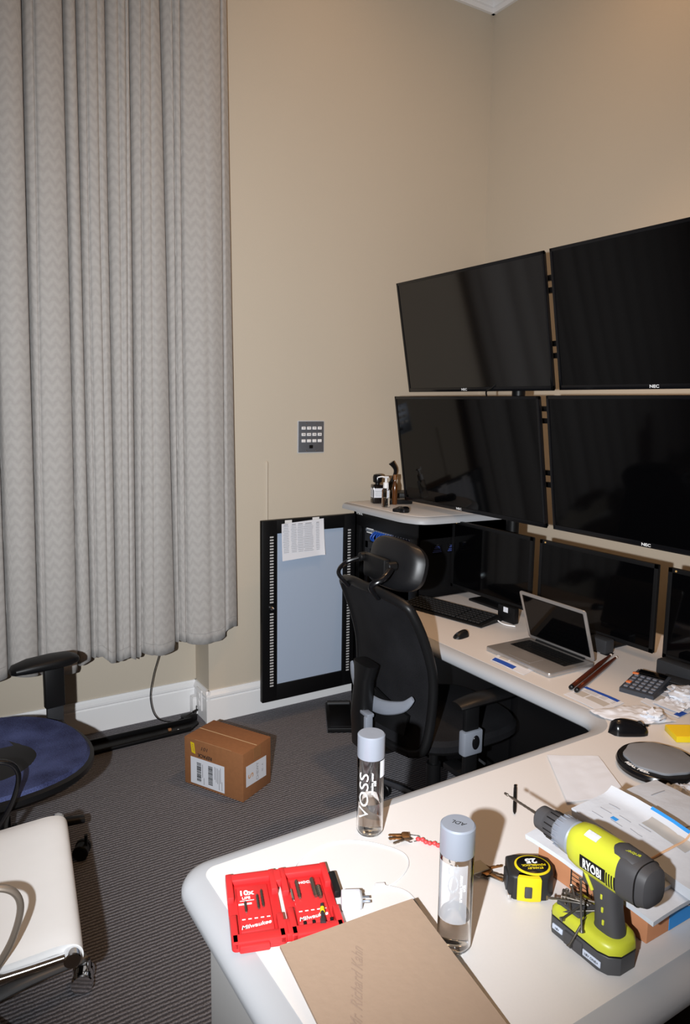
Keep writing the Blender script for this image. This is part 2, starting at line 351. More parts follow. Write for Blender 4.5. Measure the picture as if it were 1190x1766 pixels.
# ============================================================ CURTAIN
def curtain():
    # pleat lines: x at the top, x at the hem, depth, half width
    crk=[(-.55,-.60,.05,.008),(-.36,-.41,.05,.007),(-.19,-.25,.05,.008),(-.02,-.07,.045,.007),(.14,.09,.05,.008),(.30,.25,.05,.007),(.42,.375,.05,.007),
     (.559,.500,.060,.0065),(.713,.667,.046,.0060),(.759,.730,.058,.0060),(.883,.843,.052,.0060),(.986,.940,.060,.0060),(1.106,1.133,.056,.0060),(1.193,1.178,.020,.006),(1.385,1.379,.026,.006),
     (.600,.524,.018,.006),(.800,.750,.020,.005),(1.038,.962,.020,.006),(1.158,1.150,.028,.004),(.846,.80,.010,.008),(.937,.872,.010,.010),(.966,.903,.016,.005),(1.075,1.013,.010,.009),(1.28,1.30,.005,.02)]
    maj=sorted([(c[0],c[1]) for c in crk if c[2]>=.045]+[(-.70,-.74),(1.42,1.457)])
    Yb=3.375; NX=620; NZ=80; z1=4.06
    hx=[(-1,.45),(.30,.44),(.396,.452),(.478,.436),(.56,.428),(.65,.420),(.668,.44),(.70,.458),(.77,.478),(.81,.437),(.845,.430),(.896,.452),(.94,.420),(.965,.456),(1.0,.446),(1.045,.439),(1.118,.444),(1.133,.47),(1.15,.486),(1.20,.470),(1.253,.464),(1.346,.470),(1.375,.485),(1.387,.515),(1.42,.523),(1.46,.512),(2,.51)]
    def hem(x):
        for (a,b),(c,d) in zip(hx,hx[1:]):
            if a<=x<=c: return b+(d-b)*(x-a)/(c-a)
    rows=[]
    for j in range(NZ+1):
        t=j/NZ; row=[]; M=[a*(1-t)+b*t for a,b in maj]
        x0,x1=M[0],M[-1]
        for i in range(NX+1):
            x=x0+(x1-x0)*i/NX
            k=max(0,min(len(M)-2,next((q for q in range(len(M)-1) if M[q]<=x<=M[q+1]),len(M)-2)))
            wd=M[k+1]-M[k]; q=min(1,max(0,(x-M[k])/wd))
            y=Yb-(.018+.16*wd)*(math.sin(PI*q)**.6 if 0<q<1 else 0)
            for cn,(a,b,dp,sg) in enumerate(crk):
                c=a*(1-t)+b*t+.004*math.sin(cn*2.1+t*6)*t*(1-t)*2
                if abs(x-c)<4*sg: y+=dp*1.25*(.75+.25*math.sin(cn+t*3))*math.exp(-((x-c)/(sg*.85))**2)
            y+=.003*math.sin(x*31+t*4)+.002*noise.noise(Vector((x*9,t*7,2)))
            row.append((x,min(y,3.415 if x>1.30 else 3.50)))
        rows.append(row)
    W=NX+1; L=[0]
    for i in range(1,W):
        a,b=rows[NZ//2][i-1],rows[NZ//2][i]; L.append(L[-1]+math.hypot(b[0]-a[0],(b[1]-a[1])*.6))
    vs=[];uv=[]
    for j,row in enumerate(rows):
        t=j/NZ
        for i,(x,y) in enumerate(row):
            z=z1*(1-t)+hem(rows[NZ][i][0])*t; vs.append((x,y,z)); uv.append((L[i],z))
    fs=[]
    for j in range(NZ):
        for i in range(W-1):
            a=j*W+i; fs.append([a,a+W,a+W+1,a+1])
    me=bpy.data.meshes.new('drape'); me.from_pydata(vs,[],fs); me.materials.append(curtain_m)
    me.polygons.foreach_set('use_smooth',[True]*len(me.polygons))
    ul=me.uv_layers.new(name='uv')
    for p in me.polygons:
        for li,vi in zip(p.loop_indices,p.vertices): ul.data[li].uv=uv[vi]
    o=bpy.data.objects.new('drape',me); COL.objects.link(o)
    md=o.modifiers.new('thick','SOLIDIFY'); md.thickness=.0025; md.offset=1
    r=thing('curtain','tall grey chevron-patterned curtain hanging in deep folds at the left','curtain',(.4,3.40,.45))
    o.parent=r; o.location=(-.4,-3.40,-.45)
    obj('hem_stitch',[tube([(rows[NZ][i][0]-.4,rows[NZ][i][1]-.0035-3.40,hem(rows[NZ][i][0])+.055-.45) for i in range(0,W)],.0006,4,0)],mat('thread',srgb(130,127,124),.8),r)
    return r
curtain()
t=thing('hanging_cord','thin black cord hanging below the curtain hem down to the floor','cord',(1.09,3.53,.01))
obj('cord',[tube([(.02,-.03,.60),(.008,-.03,.42),(-.035,-.03,.27),(-.055,-.035,.15),(-.03,-.05,.05),(.05,-.06,.012),(.12,-.05,.020),(.17,-.045,.035)],.0028,8,10)],blackp_m,t)
obj('plug',[cyl((.165,-.046,.033),(.19,-.042,.04),.007,.006,10)],blackp_m,t)
# floor raceway
t=thing('floor_raceway','long black metal tray lying on the carpet beside the recess skirting','tray',(.80,3.395,0),0)
obj('tray_base',[prism([(-.62,-.06),(.40,-.035),(.46,.02),(.46,.06),(-.62,.06)],.001,.014,.002)],black_m,t)
obj('tray_rail',[box((-.09,.053,.018),(1.05,.012,.03),.003)],black_m,t)
obj('tray_rail',[tube([(-.62,-.055,.014),(.40,-.030,.014)],.008,8,1)],black_m,t)
obj('cable_clip',[box((.30,.0,.02),(.016,.012,.012),.002)],card_m,t); obj('screw',[lathe([(.004,.014),(.004,.0155),(.001,.016)],10,(.34,-.01,0))],chrome_m,t)
t=thing('cable_block','black power adapter sitting on the carpet against the wall return','adapter',(1.235,3.49,0),0)
obj('adapter_body',[box((0,0,.017),(.075,.05,.034),.006)],blackp_m,t); obj('adapter_lead',[tube([(.03,.01,.02),(.05,.03,.02),(.06,.05,.05)],.0025,6)],blackp_m,t)

# ============================================================ SHIPPING BOX ON THE FLOOR
def shipping_box():
    t=thing('shipping_box','brown cardboard shipping box on the carpet with white shipping labels','box',(1.166,2.805,0),-62)
    w,d,h=.322,.196,.213
    # local x = long side seen by the camera (A->B), y = depth
    obj('carton',[box((0,0,h/2),(w,d,h),.003)],mat('shipping cardboard',srgb(140,92,56),.85,noise_s=60,noise_a=.14,bump=.1,bump_s=50),t)
    obj('flap_seam',[box((0,.0,h+.0004),(w-.006,.003,.0012)),box((0,-d/2+.002,h-.002),(w*.62,.002,.003))],mat('worn card edge',srgb(200,170,130),.9),t)
    fm=frame((0,-d/2-.0004,0),(1,0,0),(0,0,1))
    lab=obj('shipping_label',[T(prism([(-.125,.012),(.062,.012),(.062,.132),(-.125,.132)],0,.0006),fm)],paper_m,t)
    rnd=random.Random(3); bars=[]
    for x0,x1,y0,y1 in ((-.090,-.066,.028,.112),(-.026,-.002,.028,.112)):
        y=y0
        while y<y1:
            hh=rnd.choice((.0012,.002,.003)); bars.append(T(box(((x0+x1)/2,y+hh/2,.0008),(x1-x0,hh,.0006)),fm)); y+=hh+rnd.choice((.001,.0016,.0024))
    h=len(bars)//2
    xs=[min(v[0] for v in [fm.inverted()@q for q in b[0]]) for b in bars]
    for sel in (lambda q:q<-.05,lambda q:q>=-.05): obj('barcode',[b for b,x in zip(bars,xs) if sel(x)],ink_m,lab,smooth=0,kind='stuff')
    ln=[]
    for x,y0,y1 in ((-.058,.05,.11),(-.05,.02,.05),(.010,.06,.118),(.018,.05,.115),(.026,.045,.115),(.034,.02,.11),(.041,.05,.12),(.049,.02,.06)):
        ln.append(T(box((x,(y0+y1)/2,.0008),(.003,y1-y0,.0006)),fm))
    obj('fine_print',ln,greyink_m,lab,smooth=0,kind='stuff')
    up=lambda x,z:fm@Matrix.Translation((x,z,.0006))@Matrix.Rotation(PI,4,'Z')
    obj('stamp_text',[text_prim('REPACK',.022,up(-.045,.148),bold=.0004),text_prim('101',.022,up(-.045,.182),shear=.2,sx=1.3)],ink_m,t,smooth=0)
    st=obj('yellow_sticker',[T(prism([(-.118,.152),(-.098,.148),(-.105,.196),(-.125,.198)],0,.0008),fm)],tyel_m,t)
    obj('sticker_text',[T(text_prim('KIOSK',.012,Matrix.Translation((-.111,.173,.001))@Matrix.Rotation(R(-78),4,'Z')),fm)],card_m,st,smooth=0)
    sm=frame((w/2+.0004,0,0),(0,1,0),(0,0,1))
    l2=obj('end_label',[T(prism([(-.078,.058),(.062,.050),(.062,.142),(-.078,.150)],0,.0006),sm)],paper_m,t)
    obj('end_label_text',[text_prim('CHEWY',.022,sm@Matrix.Translation((.0,.098,.0008))@Matrix.Rotation(PI/2,4,'Z')),text_prim('05 - A',.014,sm@Matrix.Translation((.035,.10,.0008))@Matrix.Rotation(PI/2,4,'Z'))],greyink_m,l2,smooth=0)
    obj('end_label_emblem',[text_prim('S',.05,sm@Matrix.Translation((-.045,.098,.0008))@Matrix.Rotation(PI/2,4,'Z'))],mat('orange print',srgb(190,140,90),.7),l2,smooth=0)
    obj('packing_tape',[box((w/2+.0002,0,.185),(.0008,.05,.05))],mat('tape',srgb(150,104,66),.3),t)
shipping_box()

# ============================================================ RACK CABINET
def rack():
    X0,X1,Y0,Y1,H=2.09,2.74,2.69,3.25,1.10
    t=thing('equipment_rack','black equipment rack in the corner with its front door swung open','rack',(2.09,2.69,0))
    L=lambda x,y,z:(x-X0,y-Y0,z)
    body=[span(L(X0,Y1-.03,.06),L(X1,Y1,H),.003),span(L(X0+.005,Y0,.06),L(X1,Y0+.02,H),.003),span(L(X1-.02,Y0+.02,.06),L(X1,Y1-.03,H)),
          span(L(X0,Y0,H-.085),L(X1,Y1,H),.003),span(L(X0,Y0,.0),L(X1,Y1,.08),.003),
          span(L(X0,Y0,.08),L(X0+.02,Y0+.06,H-.08),.002),span(L(X0,Y1-.06,.08),L(X0+.02,Y1,H-.08),.002)]
    obj('rack_body',body,black_m,t)
    each('rack_rail',[span(L(X0+.03,Y0+.065,.09),L(X0+.045,Y0+.095,H-.09)),span(L(X0+.03,Y1-.095,.09),L(X0+.045,Y1-.065,H-.09))],greyp_m,t)
    fx=frame((0,0,0),(0,-1,0),(0,0,1))
    obj('rack_logo',[text_prim('VMAX',.022,frame((-.001,Y1-Y0-.055,H-.018),(0,-1,0),(0,0,1)),bold=.0004)],whiteink_m,t,smooth=0)
    s=[]
    for k,(y,z) in enumerate(((.13,.955),(.235,.955))):
        pass
    # side openings showing blue cable ends
    for x in (.12,.215):
        f=obj('side_vent',[box((x,-.0015,.965),(.065,.004,.045),.004)],gloss_m,t)
        each('vent_cable',[box((x,-.004,.965+dz),(.055-.01*k,.002,.004)) for k,dz in enumerate((-.012,-.004,.006,.013))],mat('dull blue',srgb(60,75,140),.6),f)
    # equipment
    u=obj('network_switch',[span(L(X0+.03,Y0+.07,.985),L(X0+.40,Y1-.07,1.01)),span(L(X0+.03,Y0+.07,.90),L(X0+.40,Y1-.07,.935))],greyp_m,t)
    each('port_row',[box((.028,.10+k*.022,.997),(.004,.014,.014)) for k in range(18)],silver_m,u)
    each('port_label',[box((.026,.44,.985+.02*k),(.003,.06,.006)) for k in range(2)],whiteink_m,u)
    cab=mat('blue patch cable',srgb(30,80,175),.5); rnd=random.Random(5)
    for k in range(16):
        y=.085+k*.020; y2=y+rnd.uniform(-.06,.06); y2=max(.08,min(.42,y2))
        obj('patch_cable',[tube([(.03,y,.998),(.008,y,.990),(-.004,y*.6+y2*.4,.972),(.006,y2,.955),(.03,y2,.945)],.0045,6,5)],cab,t)
    # floor plinth
    obj('plinth',[span((.01,.01,0),(.62,.55,.06))],black_m,t)
    # door, hinged at the far corner, swung right out along -X
    D=obj('door',[],black_m,t) if False else None
    W=.555; z0,z1=.125,1.075; yd=Y1-Y0-.01
    fr=[span((-W,yd-.012,z0),(-W+.055+.03,yd+.018,z1),.004),span((-.075,yd-.012,z0),(-.002,yd+.018,z1),.004),
        span((-W+.08,yd-.012,z1-.07),(-.07,yd+.018,z1),.003),span((-W+.08,yd-.012,z0),(-.07,yd+.018,z0+.085),.003)]
    d=obj('door',fr,black_m,t)
    obj('door_glass',[span((-W+.083,yd-.002,z0+.083),(-.073,yd+.004,z1-.068))],mat('frosted blue grey panel',srgb(158,172,192),.4,noise_a=.03,noise_s=300),d)
    sl=[];sr=[]
    n=52
    for k in range(n):
        z=z0+.085+(z1-z0-.17)*k/(n-1)
        if not .50<k/(n-1)<.56: sl.append(box((-W+.052,yd-.0128,z),(.020,.002,.0075)))
        sr.append(box((-.042,yd-.0128,z),(.018,.002,.0075)))
    obj('vent_slots',sl,mat('slot light',srgb(175,175,175),.6),d,kind='stuff'); obj('vent_slots',sr,mat('slot light',0,0),d,kind='stuff')
    obj('door_latch',[turned((-W+.052,yd-.012,z0+.50),(-W+.052,yd-.034,z0+.50),[(.012,0),(.012,.008),(.006,.010),(.006,.018),(.002,.022)],16)],chrome_m,d)
    each('hinge',[cyl((.0,yd+.015,z),(.0,yd+.015,z+.05),.007) for z in (z0+.03,z1-.08)],chrome_m,d)
    # printed sheet taped to the door glass
    s=thing('inventory_sheet','curled white printed table sheet taped to the open rack door panel','paper',(X0-.33,Y0+yd-.010,.985))
    def fn(u,v):
        x=-.118+.245*u; z=.08-.19*v-.012*(1-u)
        return (x,-.004-.010*v*v-(.012*(u>.9)*(u-.9)*10)*v,z)
    obj('sheet',[slab(fn,12,12,.0006)],paper_m,s)
    g=[]
    for r in range(17):
        for c,(x,wd) in enumerate(((-.095,.030),(-.05,.03),(-.012,.03),(.035,.05),(.09,.02))):
            if r==0: wd*=.8
            z=.062-.0088*r; v=(.08-z)/.19
            wx=wd*(.85+.3*random.random()); g.append(box((x,-.0062-.010*v*v-.0005,z),(wx*1.05,.0006,.0022 if r else .004)))
    obj('printed_rows',g,greyink_m,s,smooth=0)
    each('tape_strip',[box((-.08,-.0045,.078),(.04,.001,.015)),box((.08,-.0045,.082),(.04,.001,.015))],mat('clear tape',srgb(215,215,215),.2),s)
    # worktop on the rack
    c=thing('rack_worktop','beige rounded counter board on top of the equipment rack','worktop',(X0,Y0,H))
    pl=[(-.05,.09),(-.045,.055),(-.02,-.01),(.01,-.04),(.06,-.055),(.52,-.09),(.68,-.09),(.68,.60),(-.05,.60)]
    pr2=[]
    from itertools import product
    def offp(poly,o):
        n=len(poly);out=[]
        cx=sum(p[0] for p in poly)/n; cy=sum(p[1] for p in poly)/n
        for i in range(n):
            a=Vector(poly[i-1]);b=Vector(poly[i]);d=Vector(poly[(i+1)%n])
            e=((b-a).normalized()+(d-b).normalized()).normalized(); nn=Vector((e.y,-e.x)); out.append(b+nn*o)
        return out
    rings=[]
    for o,z in ((-.04,0),(0,.0),(0,.012),(-.004,.022),(-.014,.030),(-.03,.034)):
        rings.append([(p.x,p.y,z) for p in offp(pl,o)])
    obj('edge_moulding',[loft(rings)],edge_m,c,smooth=60)
    obj('board_top',[prism([tuple(p) for p in offp(pl,-.028)],.030,.0348,.001)],top_m,c)
rack()
TZ=1.1348
# bottles on the rack top
t=thing('perfume_bottle','black squat perfume bottle with round cap and white label on the rack top','bottle',(2.185,3.17,TZ),-20)
obj('bottle_body',[box((0,0,.05),(.060,.060,.10),.006)],mat('dark glass',(.006,.004,.004),.1),t)
obj('bottle_neck',[cyl((0,0,.099),(0,0,.112),.012)],blackp_m,t)
obj('bottle_cap',[lathe([(.018,.11),(.024,.114),(.025,.14),(.021,.152),(.01,.156)],24)],gloss_m,t)
lb=obj('bottle_label',[box((0,-.0305,.057),(.052,.001,.05)),box((-.0305,0,.057),(.001,.052,.05))],paper_m,t)
obj('label_text',[box((0,-.0312,.066-.008*k),(.036-.006*(k%2),.0004,.002)) for k in range(4)]+[box((-.0312,0,.066-.008*k),(.0004,.036-.006*(k%2),.002)) for k in range(4)],greyink_m,lb,smooth=0)
t=thing('pump_bottle','small clear pump bottle with white pump head at the front of the rack top','bottle',(2.135,3.02,TZ),0)
obj('bottle_body',[lathe([(.0185,0),(.021,.003),(.021,.088),(.014,.097),(.012,.10)],24)],glass_m,t)
obj('liquid',[lathe([(.0190,.003),(.0195,.006),(.0195,.050)],24)],water_m,t)
obj('pump_collar',[cyl((0,0,.098),(0,0,.128),.015,.0135,20,.002)],white_m,t)
p=obj('pump_head',[cyl((0,0,.126),(0,0,.150),.006),T(prism([(-.012,-.009),(.010,-.009),(.010,.009),(-.012,.009)],.150,.160,.002),(0,0,0))],white_m,t)
obj('nozzle',[tube([(-.005,.0,.156),(-.02,.012,.157),(-.034,.024,.153)],.0035,8)],white_m,p)
t=thing('amber_bottle','slim amber glass bottle standing behind the clear pump bottle','bottle',(2.235,3.08,TZ),0)
obj('bottle_body',[lathe([(.012,0),(.014,.003),(.014,.10),(.008,.118),(.007,.13)],20)],mat('amber glass',srgb(84,48,20),.15),t)
obj('bottle_cap',[lathe([(.008,.13),(.010,.132),(.010,.156),(.008,.158)],20)],mat('amber cap',srgb(120,75,35),.3),t)
t=thing('cable_tray_box','low black flat box lying behind the pump bottle on the rack','box',(2.27,3.12,TZ),-20)
obj('box_body',[box((0,0,.011),(.16,.10,.022),.004)],blackp_m,t); obj('box_lid_line',[box((0,0,.0225),(.13,.07,.002),.0008)],gloss_m,t)
t=thing('desk_telephone','black telephone handset cradle half hidden behind the lower left display','telephone',(2.42,3.30,TZ),-30)
obj('phone_base',[prism([(-.08,-.07),(.08,-.07),(.07,.08),(-.07,.08)],0,.035,.006)],blackp_m,t)
obj('handset',[tube([(-.06,.0,.05),(-.03,0,.11),(-.02,.0,.16),(-.045,.0,.20)],lambda q:.018-.008*math.sin(PI*q),10)],gloss_m,t)
t=thing('webcam_puck','black round glossy puck on the front edge of the rack top','puck',(2.115,2.845,TZ),35)
obj('puck_base',[box((.02,.02,.009),(.10,.05,.018),.007)],blackp_m,t); obj('puck_dome',[lathe([(.026,.0),(.028,.006),(.028,.020),(.020,.027),(.004,.029)],24,(-.012,-.01,0))],gloss_m,t)

# ============================================================ DISPLAYS
def display(label,Y0,Y1,Xt,zt,Xb,zb,group):
    W=Y0-Y1; H=math.hypot(Xt-Xb,zt-zb)
    cy=(Y0+Y1)/2; cx=(Xt+Xb)/2; cz=(zt+zb)/2
    t=thing('wall_display',label,'display',(cx,cy,cz),0)
    x=Vector((0,-1,0)); y=Vector((Xt-Xb,0,zt-zb)).normalized()
    M=frame((0,0,0),x,y)   # z axis points to viewer (-X)
    if (M.to_3x3()@Vector((0,0,1))).x>0: M=frame((0,0,0),-x,y)
    obj('rear_housing',[T(prism(rrect(W*.80,H*.78,.02),-.085,-.012,.01),M),T(prism(rrect(W-.004,H-.004,.006),-.013,-.002,.003),M)],blackp_m,t)
    b=.013
    fr=[T(prism([(-W/2,H/2-b),(W/2,H/2-b),(W/2,H/2),(-W/2,H/2)],-.004,.006,.0015),M),T(prism([(-W/2,-H/2),(W/2,-H/2),(W/2,-H/2+b*1.5),(-W/2,-H/2+b*1.5)],-.004,.006,.0015),M),
        T(prism([(-W/2,-H/2),(-W/2+b,-H/2),(-W/2+b,H/2),(-W/2,H/2)],-.004,.006,.0015),M),T(prism([(W/2-b,-H/2),(W/2,-H/2),(W/2,H/2),(W/2-b,H/2)],-.004,.006,.0015),M)]
    obj('bezel',fr,gloss_m,t)
    obj('screen',[T(span((-W/2+b,-H/2+b*1.5,-.003),(W/2-b,H/2-b,.003)),M)],hazy_m if 'upper row' in label else screen_m,t)
    obj('logo',[text_prim('NEC',.015,M@Matrix.Translation((-.055,-H/2+.010,.0065)),bold=.0003,sx=1.3)],whiteink_m,t,smooth=0)
    return t
display('large black display, upper row, left of its neighbour above the rack top',3.043,2.073,2.192,2.26,2.29,1.724,'')
display('large black display at the upper right, cut by the photo edge',2.042,1.072,2.192,2.262,2.29,1.726,'')
display('large black display in the lower row just above the rack worktop',3.02,2.05,2.181,1.70,2.263,1.165,'')
display('large black display in the lower row at the right above the laptop',2.012,1.042,2.181,1.702,2.263,1.167,'')
# stand for the display wall
t=thing('display_stand','black steel stand of poles and rails carrying the four large displays','stand',(2.42,2.0,.74))
for y in (2.42,1.42):
    obj('pole',[cyl((.02,y-2.0,0),(.02,y-2.0,1.40),.030,seg=24)],black_m,t); obj('pole_foot',[prism([(-.02,y-2.1),(.08,y-2.1),(.08,y-1.9),(-.02,y-1.9)],0,.012,.003)],black_m,t)
for z in (1.40,.99):
    zz=z-.74+.55
for z,zc in ((1.315,0),(.87,0)):
    pass
for zr in (2.13,1.87,1.60,1.33):
    xo={2.13:-.10,1.87:-.05,1.60:-.10,1.33:-.06}[zr]
    each('rail',[box((xo,0,zr-.74+dz),(.025,1.75,.022),.003) for dz in (.0,.05)],black_m,t)
    obj('rail_bracket',[box((xo,-.015,zr-.74+.025),(.03,.10,.028),.004)],black_m,t)
    for y in (.42,-.58): obj('arm_bracket',[box(((xo+.02)/2,y,zr-.74+.03),(abs(xo)+.03,.05,.05),.004)],black_m,t)
obj('hanging_cable',[tube([(-.12,.36,1.06),(-.14,.42,1.0),(-.13,.47,.985),(-.10,.50,.96)],.004,8)],blackp_m,t)
# lower monitors
def monitor(label,ya,yb,x=2.30,lit=False):
    W=ya-yb; t=thing('desk_monitor',label,'monitor',(x,(ya+yb)/2,.7402),0)
    zt,zb=1.104-.74,.775-.74; H=zt-zb; M=frame((0,0,(zt+zb)/2),(0,-1,0),(0,0,1))
    obj('rear_housing',[T(prism(rrect(W*.84,H*.86,.02),-.05,-.011,.008),M),T(prism(rrect(W,H,.004),-.012,0,.003),M)],blackp_m,t)
    b=.016
    obj('bezel',[T(prism([(-W/2,H/2-b),(W/2,H/2-b),(W/2,H/2),(-W/2,H/2)],-.001,.004,.001),M),T(prism([(-W/2,-H/2),(W/2,-H/2),(W/2,-H/2+b),(-W/2,-H/2+b)],-.001,.004,.001),M),
      T(prism([(-W/2,-H/2),(-W/2+b,-H/2),(-W/2+b,H/2),(-W/2,H/2)],-.001,.004,.001),M),T(prism([(W/2-b,-H/2),(W/2,-H/2),(W/2,H/2),(W/2-b,H/2)],-.001,.004,.001),M)],blackp_m,t)
    obj('screen',[T(span((-W/2+b,-H/2+b,-.001),(W/2-b,H/2-b,.002)),M)],screen_m,t)
    obj('status_dot',[T(lathe([(.004,.004),(.003,.006)],10,(-W/2+.03,H/2-.009,0)),M)],mat('amber dot',srgb(190,150,90),.5),t)
    obj('stand_neck',[box((.05,0,.07),(.02,.07,.14),.004)],blackp_m,t); obj('stand_base',[box((.05,0,.006),(.14,.22,.012),.004)],blackp_m,t)
monitor('small desk monitor beside the rack, behind the keyboard',2.68,2.155)
monitor('small desk monitor directly behind the open laptop',2.115,1.555)
monitor('small desk monitor at the right edge beyond the drumsticks',1.515,.955)
def speaker(label,y,w):
    t=thing('speaker_bar',label,'speaker',(2.235,y,.7402)); obj('bar_body',[box((0,0,.030),(.05,w,.055),.008)],greyp_m,t); each('bar_foot',[box((0,s*w*.35,.002),(.04,.03,.004)) for s in (-1,1)],blackp_m,t)
speaker('dark grey speaker block beneath the middle desk monitor',1.73,.085)
speaker('dark grey speaker block beneath the right desk monitor',1.40,.16)

# ============================================================ DESK
def rounded_path(pts,off,n=8):
    """pts: (x,y,r,convex) ccw corner list; outward offset off"""
    out=[]; N=len(pts)
    for i,(x,y,r) in enumerate(pts):
        a=Vector(pts[i-1][:2]);b=Vector((x,y));c=Vector(pts[(i+1)%N][:2])
        d0=(b-a).normalized(); d1=(c-b).normalized(); cr=d0.x*d1.y-d0.y*d1.x
        n0=Vector((d0.y,-d0.x)); n1=Vector((d1.y,-d1.x))
        s=1 if cr>0 else -1
        cc=b-(n0+n1)*r*s; rad=r+off*s
        a0=math.atan2(*(n0*s).yx); a1=math.atan2(*(n1*s).yx)
        if s>0:
            while a1<a0: a1+=2*PI
        else:
            while a1>a0: a1-=2*PI
        for k in range(n+1):
            an=a0+(a1-a0)*k/n; out.append((cc.x+rad*math.cos(an),cc.y+rad*math.sin(an)))
    return out
def desk():
    t=thing('control_desk','large L-shaped beige control desk with a rounded grey edge','desk',(0,0,0))
    # counter-clockwise outline of the flat top
    P=[(2.62,.64,.01),(2.62,2.64,.01),(1.77,2.64,.01),(1.77,1.268,.12),(.47,1.268,.028),(.47,.64,.02)]
    top=rounded_path(P,0)
    obj('desk_top',[prism(top,.700,.740)],top_m,t,smooth=0)
    prof=[(-.001,.7395),(.006,.7390),(.018,.7375),(.031,.7335),(.041,.727),(.047,.717),(.0485,.704),(.042,.696),(-.004,.694)]
    rings=[[(x,y,z) for x,y in rounded_path(P,o)] for o,z in prof]
    vs,fs=loft(rings,cap=False)
    obj('desk_edge',[(vs,fs)],edge_m,t,smooth=50)
    obj('desk_underside',[prism(rounded_path(P,-.004),.680,.6995)],panel_m,t,smooth=0)
    obj('end_pedestal',[prism(rounded_path([(.92,.70,.01),(.92,1.18,.01),(.447,1.18,.018),(.447,.70,.01)],0),.0,.680)],panel_m,t,smooth=30)
    obj('modesty_panel',[span((.93,.74,0),(2.05,.76,.68))],black_m,t)
    obj('cabinet',[span((2.07,.72,0),(2.58,2.60,.68))],black_m,t)
    for y in (.73,1.37,2.01): obj('cabinet_door',[span((2.058,y,.06),(2.072,y+.60,.66),.003)],black_m,t)
desk()
DZ=.7403
# ============================================================ CHAIRS
def caster(parent,x,y,ang,rw=.028,m=blackp_m,wm=blackp_m,sp=.020):
    M=Rz(ang,(x,y,0))
    c=obj('caster',[T(cyl((-.01,-.010,rw),(-.01,.010,rw),rw*.9),M),T(cyl((.006,0,rw),(.006,0,.085),.006),M)],m,parent)
    each('caster_wheel',[T(cyl((-.01,s*sp-.009,rw),(-.01,s*sp+.009,rw),rw,seg=24,bev=.003),M) for s in (-1,1)],wm,c)
    return c
def star_base(t,R0,ang0,lm,r=.018,zc=.10,flat=.7,cm=blackp_m,**k):
    obj('base_hub',[lathe([(.045,zc-.02),(.05,zc),(.045,zc+.02),(.03,zc+.03)],24)],lm,t)
    for i in range(5):
        a=R(ang0+72*i); ex,ey=R0*math.cos(a),R0*math.sin(a)
        obj('base_leg',[tube([(.03*math.cos(a),.03*math.sin(a),zc+.005),(ex*.5,ey*.5,zc+.0),(ex,ey,zc-.022)],lambda q:r*(1.25-.45*q),12,6,flat)],lm,t)
        caster(t,ex,ey,ang0+72*i+40*(i%3)-30,**k)
